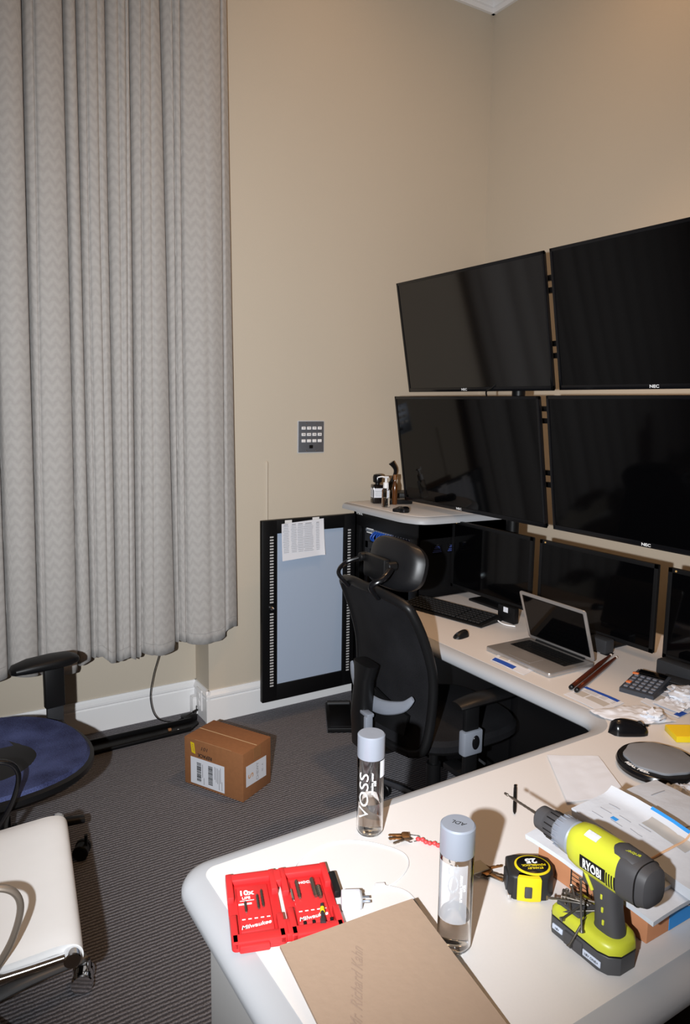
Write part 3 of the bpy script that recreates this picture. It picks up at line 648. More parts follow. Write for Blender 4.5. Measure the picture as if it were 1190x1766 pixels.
def black_chair():
    t=thing('task_chair','black mesh task chair with headrest pulled up to the main desk','chair',(1.715,2.065,0),-2)
    star_base(t,.30,28,mat('dark polished base',(.05,.052,.06),.25,metal=.4))
    obj('gas_column',[cyl((0,0,.11),(0,0,.28),.028),cyl((0,0,.27),(0,0,.40),.018)],blackp_m,t)
    obj('mechanism',[box((-.02,0,.405),(.24,.14,.05),.012)],blackp_m,t)
    obj('tilt_lever',[tube([(0,-.05,.40),(.02,-.20,.395),(.03,-.26,.385)],.005,8)],greyp_m,t)
    # seat
    rings=[]
    for z,s in ((.425,.82),(.432,.93),(.450,1.0),(.472,1.0),(.488,.95),(.494,.82)):
        rings.append(sring((.03,0,z),.25*s,.25*s,(1,0,0),(0,1,0),36,3.2))
    obj('seat',[loft(rings)],blackmesh_m,t)
    # backrest: curved mesh in a frame
    def bp(u,v): # u -1..1 left-right, v 0..1 bottom-top
        hw=.235-.035*(1-v)**2*0+.0; w=(.222+.018*math.sin(PI*v))
        x=-.235-.10*v+.05*math.sin(PI*v)*.9-.035*(1-v)**3 + .045*u*u
        y=w*u; z=.455+.57*v-.035*abs(u)**3*(v>.5)*(v-.5)*2
        return Vector((x,y,z))
    obj('back_mesh',[slab(lambda u,v:bp(-1+2*u,v),20,20,.006)],blackmesh_m,t)
    edge=[bp(u,0) for u in (-.8,-.4,0,.4,.8)]+[bp(1,v) for v in (.05,.25,.5,.75,.95)]+[bp(u,1) for u in (.90,.4,0,-.4,-.90)]+[bp(-1,v) for v in (.95,.75,.5,.25,.05)]
    edge=edge+[edge[0]]
    obj('back_frame',[tube(edge,.017,12,6)],blackp_m,t)
    # lumbar support and silver bracket
    def lm(u,v):
        p=bp(-1+2*u,.12+.20*v*(1-.5*abs(-1+2*u))); return p+Vector((-.030,0,0))
    obj('lumbar_pad',[slab(lambda u,v:lm(.12+.76*u,v),14,6,.012)],blackp_m,t)
    br=[bp(-.86,.37),bp(-.7,.30),bp(-.35,.245),bp(0,.23),bp(.35,.245),bp(.7,.30),bp(.86,.37)]
    obj('back_bracket',[tube([p+Vector((-.05,0,0)) for p in br],lambda q:.010+.018*math.sin(PI*q),12,6,.5,up=(1,0,0))],silver_m,t,label='silver grey curved bracket')
    obj('back_spine',[loft([sring(c,.028,wd,(1,0,0),(0,1,0),20,3.5) for c,wd in (((-.12,0,.40),.05),((-.24,0,.40),.052),((-.325,0,.43),.05),((-.335,0,.55),.045),((-.325,0,.68),.040),((-.318,0,.74),.06))])],blackp_m,t)
    each('spine_clip',[box((-.352,-.075,.525),(.03,.018,.10),.005),box((-.345,-.055,.575),(.028,.055,.014),.004)],silver_m,t,label='silver grey clip')
    # headrest
    hc=Vector((-.215,0,1.095)); n=Vector((1,0,-.25)).normalized(); up=Vector((.25,0,1)).normalized()
    rings=[]
    for d,s in ((-.034,.45),(-.034,.80),(-.026,.93),(-.008,1.0),(.012,.97),(.022,.8)):
        rr=[]
        for p in sring((0,0,0),.165*s,.092*s,(0,1,0),up,36,3.0):
            rr.append(hc+p+n*(d+.9*p.y*p.y*1.2))
        rings.append(rr)
    obj('headrest',[loft(rings)],mat('headrest shell',(.006,.006,.007),.42,spec=.45),t)
    obj('headrest_yoke',[box(tuple(hc+Vector((-.055,.02,-.015))),(.03,.14,.085),.01)],blackp_m,t)
    for s in (-1,1):
        obj('headrest_arm',[tube([bp(s*.45,1)+Vector((-.012,0,-.02)),bp(s*.5,1)+Vector((-.05,0,.03)),Vector((-.335,s*.13,1.08)),Vector((-.278,s*.095,1.105))],.011,10,8,.7)],gloss_m,t)
        obj('pivot_knob',[cyl((-.298,s*.092,1.107),(-.262,s*.092,1.107),.016,seg=20,bev=.003)],blackp_m,t)
    # arms
    for s in (-1,1):
        a=obj('armrest',[tube([(-.13,s*.285,.645),(-.05,s*.29,.655),(.08,s*.285,.655),(.14,s*.275,.648)],lambda q:.032+.012*math.sin(PI*q),14,8,.38)],blackp_m,t)
        obj('arm_post',[box((-.065,s*.285,.56),(.06,.022,.17),.006),box((-.065,s*.285,.43),(.055,.02,.16),.005),box((-.065,s*.235,.375),(.06,.12,.025),.006)],blackp_m,t)
        b=obj('arm_bracket',[box((-.065,s*.288,.505),(.082,.034,.088),.007)],silver_m,t,label='silver grey bracket with an oval slot')
        obj('adjust_button',[T(ball((0,0,0),(.016,.006,.026)),Matrix.Translation((-.057,s*.306,.507)))],gloss_m,b)
black_chair()
def blue_chair():
    t=thing('mesh_office_chair','office chair with blue mesh seat and black arm pad below the curtain','chair',(.22,2.56,0),8)
    star_base(t,.29,-4,blackp_m,r=.024,zc=.17)
    obj('gas_column',[cyl((0,0,.11),(0,0,.40),.026)],blackp_m,t)
    obj('mechanism',[box((0,0,.40),(.22,.16,.05),.012)],blackp_m,t)
    rings=[]
    for z,s in ((.415,.80),(.428,.95),(.444,1.0),(.462,1.0),(.468,.96)):
        rings.append([(p.x,p.y,z-.05*max(0,p.x-.10)) for p in sring((0,0,0),.315*s,.325*s,(1,0,0),(0,1,0),40,2.25)])
    obj('seat_rim',[loft(rings)],blackp_m,t)
    rings=[]
    for s,z in ((.965,.466),(.93,.478),(.80,.478),(.6,.470),(.4,.463),(.2,.460),(.02,.459)):
        rings.append([(p.x,p.y,z-.05*max(0,p.x-.10)) for p in sring((0,0,0),.315*s,.325*s,(1,0,0),(0,1,0),40,2.25)])
    obj('seat_mesh',[loft(rings)],bluemesh_m,t)
    for s in (-1,1):
        y=.285 if s>0 else -.29; x0=.27 if s>0 else -.34
        obj('armrest',[loft([sring((x0+dx,y,.655+dz),.0001+hw,hz,(0,1,0),(0,0,1),20,2.4) for dx,hw,hz,dz in ((-.128,.018,.010,-.010),(-.115,.038,.017,-.006),(-.06,.052,.024,-.001),(.03,.055,.026,0),(.09,.048,.024,-.001),(.12,.03,.015,-.004),(.128,.012,.008,-.006))])],blackp_m,t)
        obj('arm_post',[box((x0+.03,y,.555),(.075,.032,.17),.006)],blackp_m,t)
        obj('arm_stem',[box((x0+.03,y,.44),(.062,.022,.10),.004),box((x0+.03-.04,y*.86,.405),(.13,.10,.02),.005)],greyp_m,t)
    # back (mostly outside the picture)
    def bk(u,v): 
        a=-1+2*u; return Vector((-.33-.08*v+.06*a*a,.23*a,.50+.52*v))
    obj('back_mesh',[slab(bk,14,12,.006)],bluemesh_m,t)
    e=[bk(.1,0),bk(.5,0),bk(.9,0),bk(1,.1),bk(1,.5),bk(1,.9),bk(.9,1),bk(.5,1),bk(.1,1),bk(0,.9),bk(0,.5),bk(0,.1),bk(.1,0)]
    obj('back_frame',[tube(e,.016,10,6)],blackp_m,t)
    obj('back_spine',[tube([(-.10,0,.40),(-.30,0,.42),(-.37,0,.55),(-.40,0,.75)],.025,12,8,.6)],blackp_m,t)
blue_chair()
def white_chair():
    t=thing('conference_chair','white leather chair seat with chrome side rails at the left edge','chair',(.072,1.892,0),-7.5)
    star_base(t,.315,20,mat('grey cast aluminium',srgb(105,105,106),.4,metal=.5),r=.019,zc=.115,flat=.6,m=chrome_m,wm=chrome_m,rw=.031,sp=.022)
    obj('gas_column',[cyl((0,0,.13),(0,0,.26),.028,seg=24),cyl((0,0,.25),(0,0,.38),.02,seg=24)],chrome_m,t)
    obj('seat_bracket',[box((0,0,.385),(.16,.46,.014),.004),cyl((0,-.06,.37),(0,.06,.37),.02)],mat('cast grey',srgb(100,100,102),.35,metal=.6),t)
    # padded sling seat, front edge rolls down
    def prof(q):
        # x,z along the sling from back to front
        pts=[(-.27,.455),(-.20,.440),(-.10,.436),(.05,.440),(.16,.450),(.22,.455),(.255,.447),(.268,.425),(.262,.400),(.245,.392)]
        f=q*(len(pts)-1); i=min(int(f),len(pts)-2); s=f-i; return Vector((pts[i][0]*(1-s)+pts[i+1][0]*s,0,pts[i][1]*(1-s)+pts[i+1][1]*s))
    P=spline([tuple(prof(k/9)) for k in range(10)],5)
    def fn(u,v):
        p=P[min(len(P)-1,int(round(u*(len(P)-1))))]
        edge=abs(-1+2*v)**8
        rib=.0025*math.cos(v*0+u*0)
        return Vector((p.x,-.28+.56*v,p.z-.012*edge+.0045*math.sin(u*PI*2.2+.6)*(1-edge)))
    obj('seat_pad',[slab(lambda u,v:fn(u,v),45,28,.022)],white_leather,t,smooth=60)
    obj('seam',[tube([fn(q,v)+Vector((0,0,.0005)) for v in [k/10 for k in range(11)]],.0016,6,1) for q in (.27,)],mat('seam',srgb(205,203,200),.6),t)
    for s in (-1,1):
        y=s*.287
        obj('side_rail',[tube([(-.27,y,.425),(-.10,y,.408),(.10,y,.410),(.235,y,.418)],.011,12,8,.9)],chrome_m,t)
        obj('rail_cap',[cyl((.243,y-s*.020,.416),(.243,y+s*.018,.416),.019,seg=24,bev=.002)],chrome_m,t)
        lx=.078
        obj('arm_loop',[tube([(lx-.13,y+s*.006,.42),(lx-.135,y+s*.01,.52),(lx-.12,y+s*.01,.60),(lx-.05,y+s*.01,.632),(lx+.035,y+s*.01,.625),(lx+.065,y+s*.01,.58),(lx+.045,y+s*.01,.50),(lx+.0,y+s*.006,.425)],.0095,12,8,.8)],mat('taupe reflection arm',srgb(150,138,126),.35,metal=.5) if s<0 else gloss_m,t)  # chrome loops: their reflections put into the colour, taupe near, black far
    # backrest (outside the picture to the left)
    def bk(u,v): return Vector((-.285-.14*v+.02*math.sin(PI*v),-.28+.56*u,.47+.45*v))
    obj('back_pad',[slab(bk,10,14,.022)],white_leather,t)
    for s in (-1,1): obj('back_rail',[tube([(-.27,s*.296,.425),(-.30,s*.296,.48),(-.36,s*.296,.70),(-.43,s*.296,.93)],.011,12,8)],chrome_m,t)
white_chair()
# foot pedal and bin behind the chair
t=thing('foot_pedal','low black foot pedal unit on the carpet in front of the rack','pedal',(1.935,3.12,0),-28)
obj('pedal_base',[prism([(-.07,-.18),(.07,-.18),(.07,.15),(-.07,.15)],0,.025,.004)],blackp_m,t)
obj('pedal_plate',[T(prism([(-.055,-.16),(.055,-.16),(.055,.08),(-.055,.08)],.028,.036,.002),Matrix.Rotation(R(3),4,'X'))],black_m,t)
obj('pedal_heel',[cyl((-.06,.12,.03),(.06,.12,.03),.014)],greyp_m,t)

# ============================================================ WATER BOTTLES
def frost():
    m=mat('frosted print',srgb(225,228,235),.6); m.node_tree.nodes['Principled BSDF'].inputs['Alpha'].default_value=.35; return m
FROST=frost()
def water_bottle(label,x,y,rz,level,note=None,sticker=True,glabel=False):
    t=thing('water_bottle',label,'bottle',(x,y,DZ),rz)
    r=.029; H=.178
    obj('bottle_body',[lathe([(.012,.004),(.020,.001),(.026,.002),(r,.008),(r,H-.004),(r-.001,H),(.024,H),(.024,H+.008),
        (.0228,H+.008),(.0228,H-.002),(r-.0016,H-.003),(r-.0016,.010),(.025,.005),(.018,.0045),(.010,.008),(.0001,.009)],48)],glass_m,t)
    obj('water',[lathe([(.010,.0095),(.018,.006),(.025,.0065),(r-.0022,.011),(r-.0022,level)],48)],water_m,t)
    obj('bottle_cap',[lathe([(r+.0002,H-.004),(r+.0006,H-.002),(r+.0006,H+.044),(r-.002,H+.0465),(.004,H+.0468),(.0001,H+.0466)],48)],silver_m,t)
    # wrapped lettering
    def bend(c0,h,s=1,rot=True):
        def f(v):
            u,w=(-v.y,v.x) if rot else (v.x,v.y)
            a=c0+u/r; rr=r+.0003+v.z
            return Vector((rr*math.cos(a),rr*math.sin(a),h+w))
        return f
    if glabel:
        a0=-PI/2
        obj('rear_label',[loft([[( (r+.0004)*math.cos(a0+1.9*k/8-1.45),(r+.0004)*math.sin(a0+1.9*k/8-1.45),z) for k in range(9)] for z in (.06,.165)],closed=False)],FROST,t)
    obj('lettering',[text_prim('VOSS',.031,None,shear=0,bold=-.0001,sx=1.45,bend=bend((PI/2 if glabel else -PI/2-.55),.095))],whiteink_m,t,smooth=0)
    each('fine_print',[text_prim('artesian water',.0085,None,bend=bend(-PI/2+.05,.125,rot=True)),text_prim('still',.009,None,bend=bend(-PI/2+.25,.125,rot=True))],whiteink_m,t,smooth=0)
    if sticker:
        obj('sticker',[loft([[((r+.0005)*math.cos(a),(r+.0005)*math.sin(a),z) for a in [R(-52)+R(38)*k/6 for k in range(7)]] for z in (.135,.172)],closed=False)],paper_m,t)
    if note:
        obj('cap_note',[text_prim(note,.013,Matrix.Translation((0.002,0,H+.047))@Matrix.Rotation(R(148),4,'Z'),shear=.3)],ink_m,t,smooth=0)
    return t
water_bottle('clear water bottle with silver cap near the far desk edge',.83,1.208,-30,.075)
water_bottle('clear water bottle with handwriting on its silver cap beside the envelope',.768,.856,-28,.060,note='ADL',sticker=False,glabel=True)

# ============================================================ RED BIT CASE
def bit_case():
    t=thing('drill_bit_case','open red plastic drill bit case on the near desk corner','case',(.557,1.088,DZ),-19)
    w,d=.094,.185
    for s in (-1,1):
        cx=s*.051
        h=obj('case_half',[prism(rrect(w,d,.008,c=(cx,0)),0,.006,.001),
            span((cx-w/2,-d/2,.004),(cx+w/2,-d/2+.022,.018),.003),span((cx-w/2+.012,-d/2-.006,.0),(cx+w/2-.030,-d/2+.004,.014),.003),
            span((cx-w/2,d/2-.020,.004),(cx+w/2,d/2,.017),.003),span((cx-w/2+.03,d/2-.004,0),(cx+w/2-.012,d/2+.004,.012),.002),
            span((cx-w/2,-d/2,.004),(cx-w/2+.012,-d/2+.07,.018),.002),span((cx-w/2,d/2-.07,.004),(cx-w/2+.012,d/2,.018),.002),
            span((cx+w/2-.012,-d/2,.004),(cx+w/2,-d/2+.06,.018),.002),span((cx+w/2-.012,d/2-.06,.004),(cx+w/2,d/2,.018),.002),
            span((cx-.030,-.060,.004),(cx+.030,.062,.011),.004)],red_m,t)
        obj('case_lettering',[text_prim('Milwaukee',.0125,Matrix.Translation((cx-.002,-.047,.0113))@Matrix.Rotation(R(8),4,'Z'),shear=.35,bold=.0002)],whiteink_m,h,smooth=0)
        each('size_marks',[box((cx-.022+.011*k,-.030,.0112),(.006,.0022,.0005)) for k in range(5)],whiteink_m,h,smooth=0)
        rnd=random.Random(9+s)
        if s<0:
            obj('case_lettering',[text_prim('10x',.018,Matrix.Translation((cx-.012,.040,.0113)),bold=.0006),text_prim('LIFE',.009,Matrix.Translation((cx-.013,.026,.0113)),bold=.0002),box((cx-.012,.019,.0113),(.026,.0012,.0004)),box((cx-.016,.010,.0113),(.024,.004,.0004))],whiteink_m,h,smooth=0)
            bits=[(cx-.016,.0,.030),(cx+.007,.010,.040),(cx+.016,.018,.048)]
            for bx,by,bl in bits: obj('drill_bit',[turned((bx,by-bl/2,.0135),(bx,by+bl/2,.0135),[(.0018,0)]+[(.0022+.0006*(k%2),.004+k*(bl-.008)/10) for k in range(11)]+[(.0008,bl)],8)],steel_m,t)
        else:
            for bx,by,bl,rr in ((cx-.031,.014,.034,.0028),(cx-.018,.028,.052,.0035),(cx+.012,.028,.054,.0045),(cx+.020,.014,.034,.005)):
                obj('drill_bit',[turned((bx,by-bl/2,.014),(bx,by+bl/2,.014),[(rr*.7,0)]+[(rr*(.85+.2*(k%2)),.004+k*(bl-.008)/10) for k in range(11)]+[(rr*.4,bl)],10)],chrome_m if bx<cx-.025 else steel_m,t)
            obj('case_lettering',[text_prim('SHOCK',.009,Matrix.Translation((cx-.002,.048,.0113)),bold=.0002)],whiteink_m,h,smooth=0)
            each('bit_socket',[span((cx-.022+.016*k,-.062,.006),(cx-.016+.016*k,-.056,.0125),.001) for k in range(4)],blackp_m,h)
    each('hinge_spine',[span((-.008,.055,.002),(.008,.090,.018),.003),span((-.008,-.090,.002),(.008,-.050,.018),.003),cyl((-.004,-.088,.013),(-.004,-.055,.013),.006),cyl((.004,.058,.013),(.004,.085,.013),.006)],red_m,t)
    obj('latch',[T(box((0,0,0),(.014,.062,.016),.004),Matrix.Translation((.104,.030,.012)))],blackp_m,t)
    b=obj('impact_bit',[cyl((.062,-.072,.018),(.068,-.028,.0185),.0038,.003,8),cyl((.0615,-.076,.018),(.063,-.064,.018),.0052,seg=6)],greyp_m,t)
    obj('yellow_band',[cyl((.0655,-.048,.0183),(.0668,-.038,.0184),.0042,seg=12)],tyel_m,b)
bit_case()

# ============================================================ ENVELOPE
def envelope():
    t=thing('kraft_envelope','large brown kraft envelope with handwriting, resting on the bit case corner','envelope',(.60,.79,.77),-5.5)
    def z(x,y): # local
        return -.018+.03*(y+.165)/.33+.004*math.sin(x*14)*(.3+abs(y))
    def fn(u,v):
        x=-.127+.254*u; y=.163-.33*v; return Vector((x,y,z(x,y)))
    obj('envelope_body',[slab(lambda u,v:fn(u,1-v),14,16,.005)],kraft_m,t)
    def on(v0,ang,ox,oy,s,txt,sh):
        M=Matrix.Translation((ox,oy,0))@Matrix.Rotation(R(ang),4,'Z')
        p=text_prim(txt,s,M,ext=.0001,shear=sh,sx=.8)
        return ([Vector((q.x,q.y,z(q.x,q.y)+.0008+q.z)) for q in p[0]],p[1])
    obj('handwriting',[on(0,62,-.048,.040,.026,'Mr. Richard Kahn',.9)],mat('pencil',srgb(142,120,104),.8),t,smooth=0)
envelope()
# charger + cable
t=thing('usb_charger','white square usb power adapter by the red bit case','charger',(.668,1.028,DZ),-28)
obj('charger_body',[box((0,0,.013),(.036,.028,.026),.003)],paper_m,t); obj('charger_face',[box((.019,0,.013),(.003,.024,.021),.001)],mat('grey face',srgb(150,150,152),.5),t)
each('prong',[box((.027,dy,.013),(.016,.006,.0015)) for dy in (-.006,.006)],chrome_m,t)
t=thing('charging_cable','thin white charging cable looped on the desk between case and bottle','cable',(.74,1.1,DZ))
L=[(.628,1.17),(.645,1.19),(.70,1.212),(.76,1.205),(.808,1.169),(.843,1.113),(.836,1.075),(.80,1.048),(.752,1.036),(.70,1.045),(.655,1.052)]
obj('cable',[tube([(x-.74,y-1.1,.0018) for x,y in L],.0012,6,8)],mat('cable grey white',srgb(205,205,207),.5),t)
obj('cable',[tube([(.012,-.062,.0045),(.035,-.085,.002),(.040,-.11,.0018),(.030,-.15,.0018),(-.01,-.18,.0018)],.0012,6,8)],mat('cable grey white',srgb(205,205,207),.5),t)
obj('connector',[T(box((0,0,.004),(.020,.009,.006),.002),Rz(-25,(.005,-.055,0)))],mat('cable grey white',srgb(205,205,207),.5),t)

# ============================================================ KEYS
def keys(name,label,x,y,rz,red):
    t=thing(name,label,'keys',(x,y,DZ),rz); rnd=random.Random(4+red)
    obj('key_ring',[tube([(.014*math.cos(a*PI/8),.014*math.sin(a*PI/8),.003+.002*math.sin(a)) for a in range(17)],.0012,6,2)],chrome_m,t)
    for k in range(5):
        a=rnd.uniform(100,250) if red else rnd.uniform(-60,120)
        M=Matrix.Translation((0,0,.0015+.0022*k))@Matrix.Rotation(R(a),4,'Z')
        obj('key',[T(prism([(.008,-.009),(.022,-.010),(.027,0),(.022,.010),(.008,.009)],0,.0018,.0004),M),T(prism([(.024,-.0035),(.050,-.0035),(.053,0),(.050,.0035),(.046,.002),(.042,.004),(.038,.002),(.034,.004),(.024,.0035)],0,.0018,.0003),M)],steel_m if k%2 else mat('brass key',srgb(150,110,70),.35,metal=.8),t)
    if red:
        for k in range(9): obj('red_bead',[ball((.012+.009*k,.003*math.sin(k*1.9),.005),(.0055,.0045,.0045),10,6)],mat('red bead',srgb(215,60,62),.45),t)
    else:
        obj('key_tag',[T(prism([(-.020,-.016),(.018,-.016),(.018,.014),(-.020,.014)],0,.003,.0008),Rz(20,(-.004,.0,.013)))],mat('tag card',srgb(185,178,160),.6),t)
keys('key_bunch','bunch of keys on a red beaded chain left of the nearer bottle',.892,1.135,-60,1)
keys('key_set','second bunch of keys with a pale tag in the nearer bottle\'s shadow',.937,.978,-25,0)

# ============================================================ TAPE MEASURE
def tape():
    t=thing('tape_measure','black and yellow tape measure lying on the desk','tape measure',(.990,.890,DZ),-35)
    # local x along the body towards the mouth (-x), y depth
    body=[(-.048,-.026),(-.040,-.034),(-.010,-.038),(.022,-.034),(.036,-.018),(.040,.006),(.034,.028),(.014,.038),(-.030,.036),(-.046,.030)]
    M=Matrix.Identity(4)
    obj('case_body',[prism(body,0,.050,.006,3)],dgrey_m if False else mat('black rubber',(.014,.014,.015),.5),t)
    y=obj('case_front',[prism([(-.034,-.037),(-.010,-.0405),(.010,-.0385),(.010,-.02),(-.034,-.02)],.001,.050,.004)],tyel_m,t)
    obj('case_ring',[T(prism([(math.cos(2*PI*k/40)*.034,math.sin(2*PI*k/40)*.030) for k in range(40)],.044,.0520,.0015),(0,0,0))],tyel_m,t)
    f=obj('case_badge',[prism([(math.cos(2*PI*k/40)*.0300,math.sin(2*PI*k/40)*.026) for k in range(40)],.0515,.0526,.0004)],gloss_m,t)
    Mt=Matrix.Translation((.0,.0,.0527))@Matrix.Rotation(R(188),4,'Z')
    obj('badge_number',[text_prim('25',.019,Mt@Matrix.Translation((0,-.011,0)),bold=.0006,sx=1.2)],whiteink_m,f,smooth=0)
    obj('badge_lettering',[text_prim('POWERLOCK',.0075,Mt@Matrix.Translation((-.002,.002,0)),bold=.0002),text_prim('STANLEY',.0075,Mt@Matrix.Translation((-.002,.011,0)),bold=.0002)],tyel_m,f,smooth=0)
    obj('lock_button',[box((-.014,-.0405,.022),(.014,.005,.022),.002)],dgrey_m,t)
    obj('belt_clip',[box((-.049,.0,.022),(.004,.03,.03),.001)],greyp_m,t)
    obj('tape_hook',[box((-.047,-.024,.006),(.006,.018,.010),.001)],chrome_m,t)
tape()

# ============================================================ CARTON WITH MAILERS (right)
def carton():
    t=thing('desk_carton','brown cardboard carton on the desk under the stacked mailing envelopes','box',(1.055,.685,DZ))
    obj('carton',[span((0,0,0),(.34,.25,.080),.002)],mat('desk cardboard',srgb(186,126,88),.85,noise_s=60,noise_a=.05),t)
    fm=frame((-.0004,0,0),(0,-1,0),(0,0,1))
    lab=obj('printed_panel',[T(span((-.167,.006,0),(-.164,.076,.0004)),fm),T(span((-.128,.006,0),(-.125,.076,.0004)),fm),T(span((-.167,.074,0),(-.125,.076,.0004)),fm),T(span((-.167,.006,0),(-.125,.008,.0004)),fm)]+[T(span((-.165,.013+.0085*k,0),(-.127,.0145+.0085*k,.0004)),fm) for k in range(7)],ink_m,t,smooth=0)
    each('tick_mark',[T(span((x,.006,0),(x+.0015,.006+h,.0004)),fm) for x,h in ((-.205,.012),(-.118,.016),(-.110,.012))],ink_m,t,smooth=0)
    obj('flap_tab',[T(span((-.001,.050,0),(.012,.078,.003)),fm),span((0,-.002,.052),(.045,.001,.078))],blackp_m,t)
    obj('blue_panel',[span((.062,-.001,.002),(.33,0,.079))],lblue_m,t)
    fy=frame((0,-.0013,0),(1,0,0),(0,0,1))
    obj('panel_text',[text_prim('UPS',.022,fy@Matrix.Translation((.13,.035,0))),text_prim('Ship with care',.011,fy@Matrix.Translation((.14,.060,0)))],whiteink_m,t,smooth=0)
carton()
def mailer(label,x,y,z,w,d,rz,th,m,seed,blue=None,lines=True,tilt=0):
    t=thing('mailer',label,'envelope',(x,y,z),rz); rnd=random.Random(seed)
    def zz(px,py): return th*(1-abs(px/(w/2))**4*.5)*(1-abs(py/(d/2))**6*.4)+.002*noise.noise(Vector((px*28,py*28,seed)))+tilt*px
    def fn(u,v): 
        px=-w/2+w*u; py=-d/2+d*v; return Vector((px,py,zz(px,py)))
    def fb(u,v):
        px=-w/2+w*u; py=-d/2+d*v; return Vector((px,py,tilt*px))
    top=slab(fn,16,14,th*.9)
    obj('mailer_body',[top],m,t,smooth=60)
    if blue:
        x0,x1,y0,y1=blue
        obj('blue_band',[slab(lambda u,v:Vector((x0+(x1-x0)*u,y0+(y1-y0)*v,zz(x0+(x1-x0)*u,y0+(y1-y0)*v)+.0008)),10,2,.0004)],lblue_m,t)
    if lines:
        g=[]
        for k in range(9):
            px=rnd.uniform(-w*.35,w*.3);py=rnd.uniform(-d*.35,d*.35);l=rnd.uniform(.02,.05)
            g.append(T(slab(lambda u,v:Vector((px+l*u,py+.0022*v,zz(px+l*u,py)+.0009)),3,1,.0003),(0,0,0)))
        obj('printed_lines',g,greyink_m,t,smooth=0)
        lg=[]
        for k in range(3):
            px=rnd.uniform(-w*.4,w*.3);py=rnd.uniform(-d*.3,d*.35);l=.014
            lg.append(slab(lambda u,v:Vector((px+l*u,py+.008*v,zz(px+l*u,py)+.001)),3,1,.0003))
        obj('coloured_logo',lg,lblue_m if seed%2 else mat('orange print2',srgb(225,160,120),.7),t,smooth=0)
    return t
poly_m=mat('glossy white mailer',srgb(200,204,212),.3,bump=.4,bump_s=30,noise_a=.03)
mailer('white mailing envelope with a blue edge, lowest of the stack on the carton',1.205,.79,DZ+.0815,.385,.285,0,.010,poly_m,1,blue=None)
obj('edge_print',[],blue_m) if False else None
mailer('white glossy mailer, middle of the stack under the rubber band',1.235,.800,DZ+.093,.33,.25,-2,.009,poly_m,2)
t=thing('banded_mail_bundle','bundle of white mail held by a tan rubber band beside the drill','mail',(1.163,.775,DZ+.106),-94)
def bund(u,v,k=0):
    x=-.135+.40*u; y=-.052+.112*v; return Vector((x,y,.020+.004*math.sin(u*7)+.012*(v>.85)*(v-.85)/.15-.010*(1-v)+.0015*noise.noise(Vector((x*40,y*40,3)))))
obj('mail_bundle',[slab(bund,20,10,.020)],poly_m,t,smooth=60)
obj('blue_edge',[slab(lambda u,v:bund(.25+.75*u,.955+.045*v)+Vector((0,.001,.0012)),12,2,.006)],lblue_m,t)
obj('window_patch',[slab(lambda u,v:bund(.28+.24*u,.62+.26*v)+Vector((0,0,.001)),8,3,.0004)],mat('grey window film',srgb(170,168,166),.3),t)
obj('rubber_band',[tube([bund(.47+.0*k,k/8)+Vector((0,-.002+.004*k/8,.0016)) for k in range(9)],.0022,6,2)],mat('tan rubber',srgb(205,165,130),.6),t)
obj('printed_lines',[slab(lambda u,v:bund(.08+.1*(k%3)+.07*u,.2+.07*k+.012*v)+Vector((0,0,.0008)),3,1,.0003) for k in range(7)],greyink_m,t,smooth=0)
obj('blue_stamp',[slab(lambda u,v:bund(.17+.035*u,.30+.08*v)+Vector((0,0,.0009)),3,1,.0003)],lblue_m,t,smooth=0)

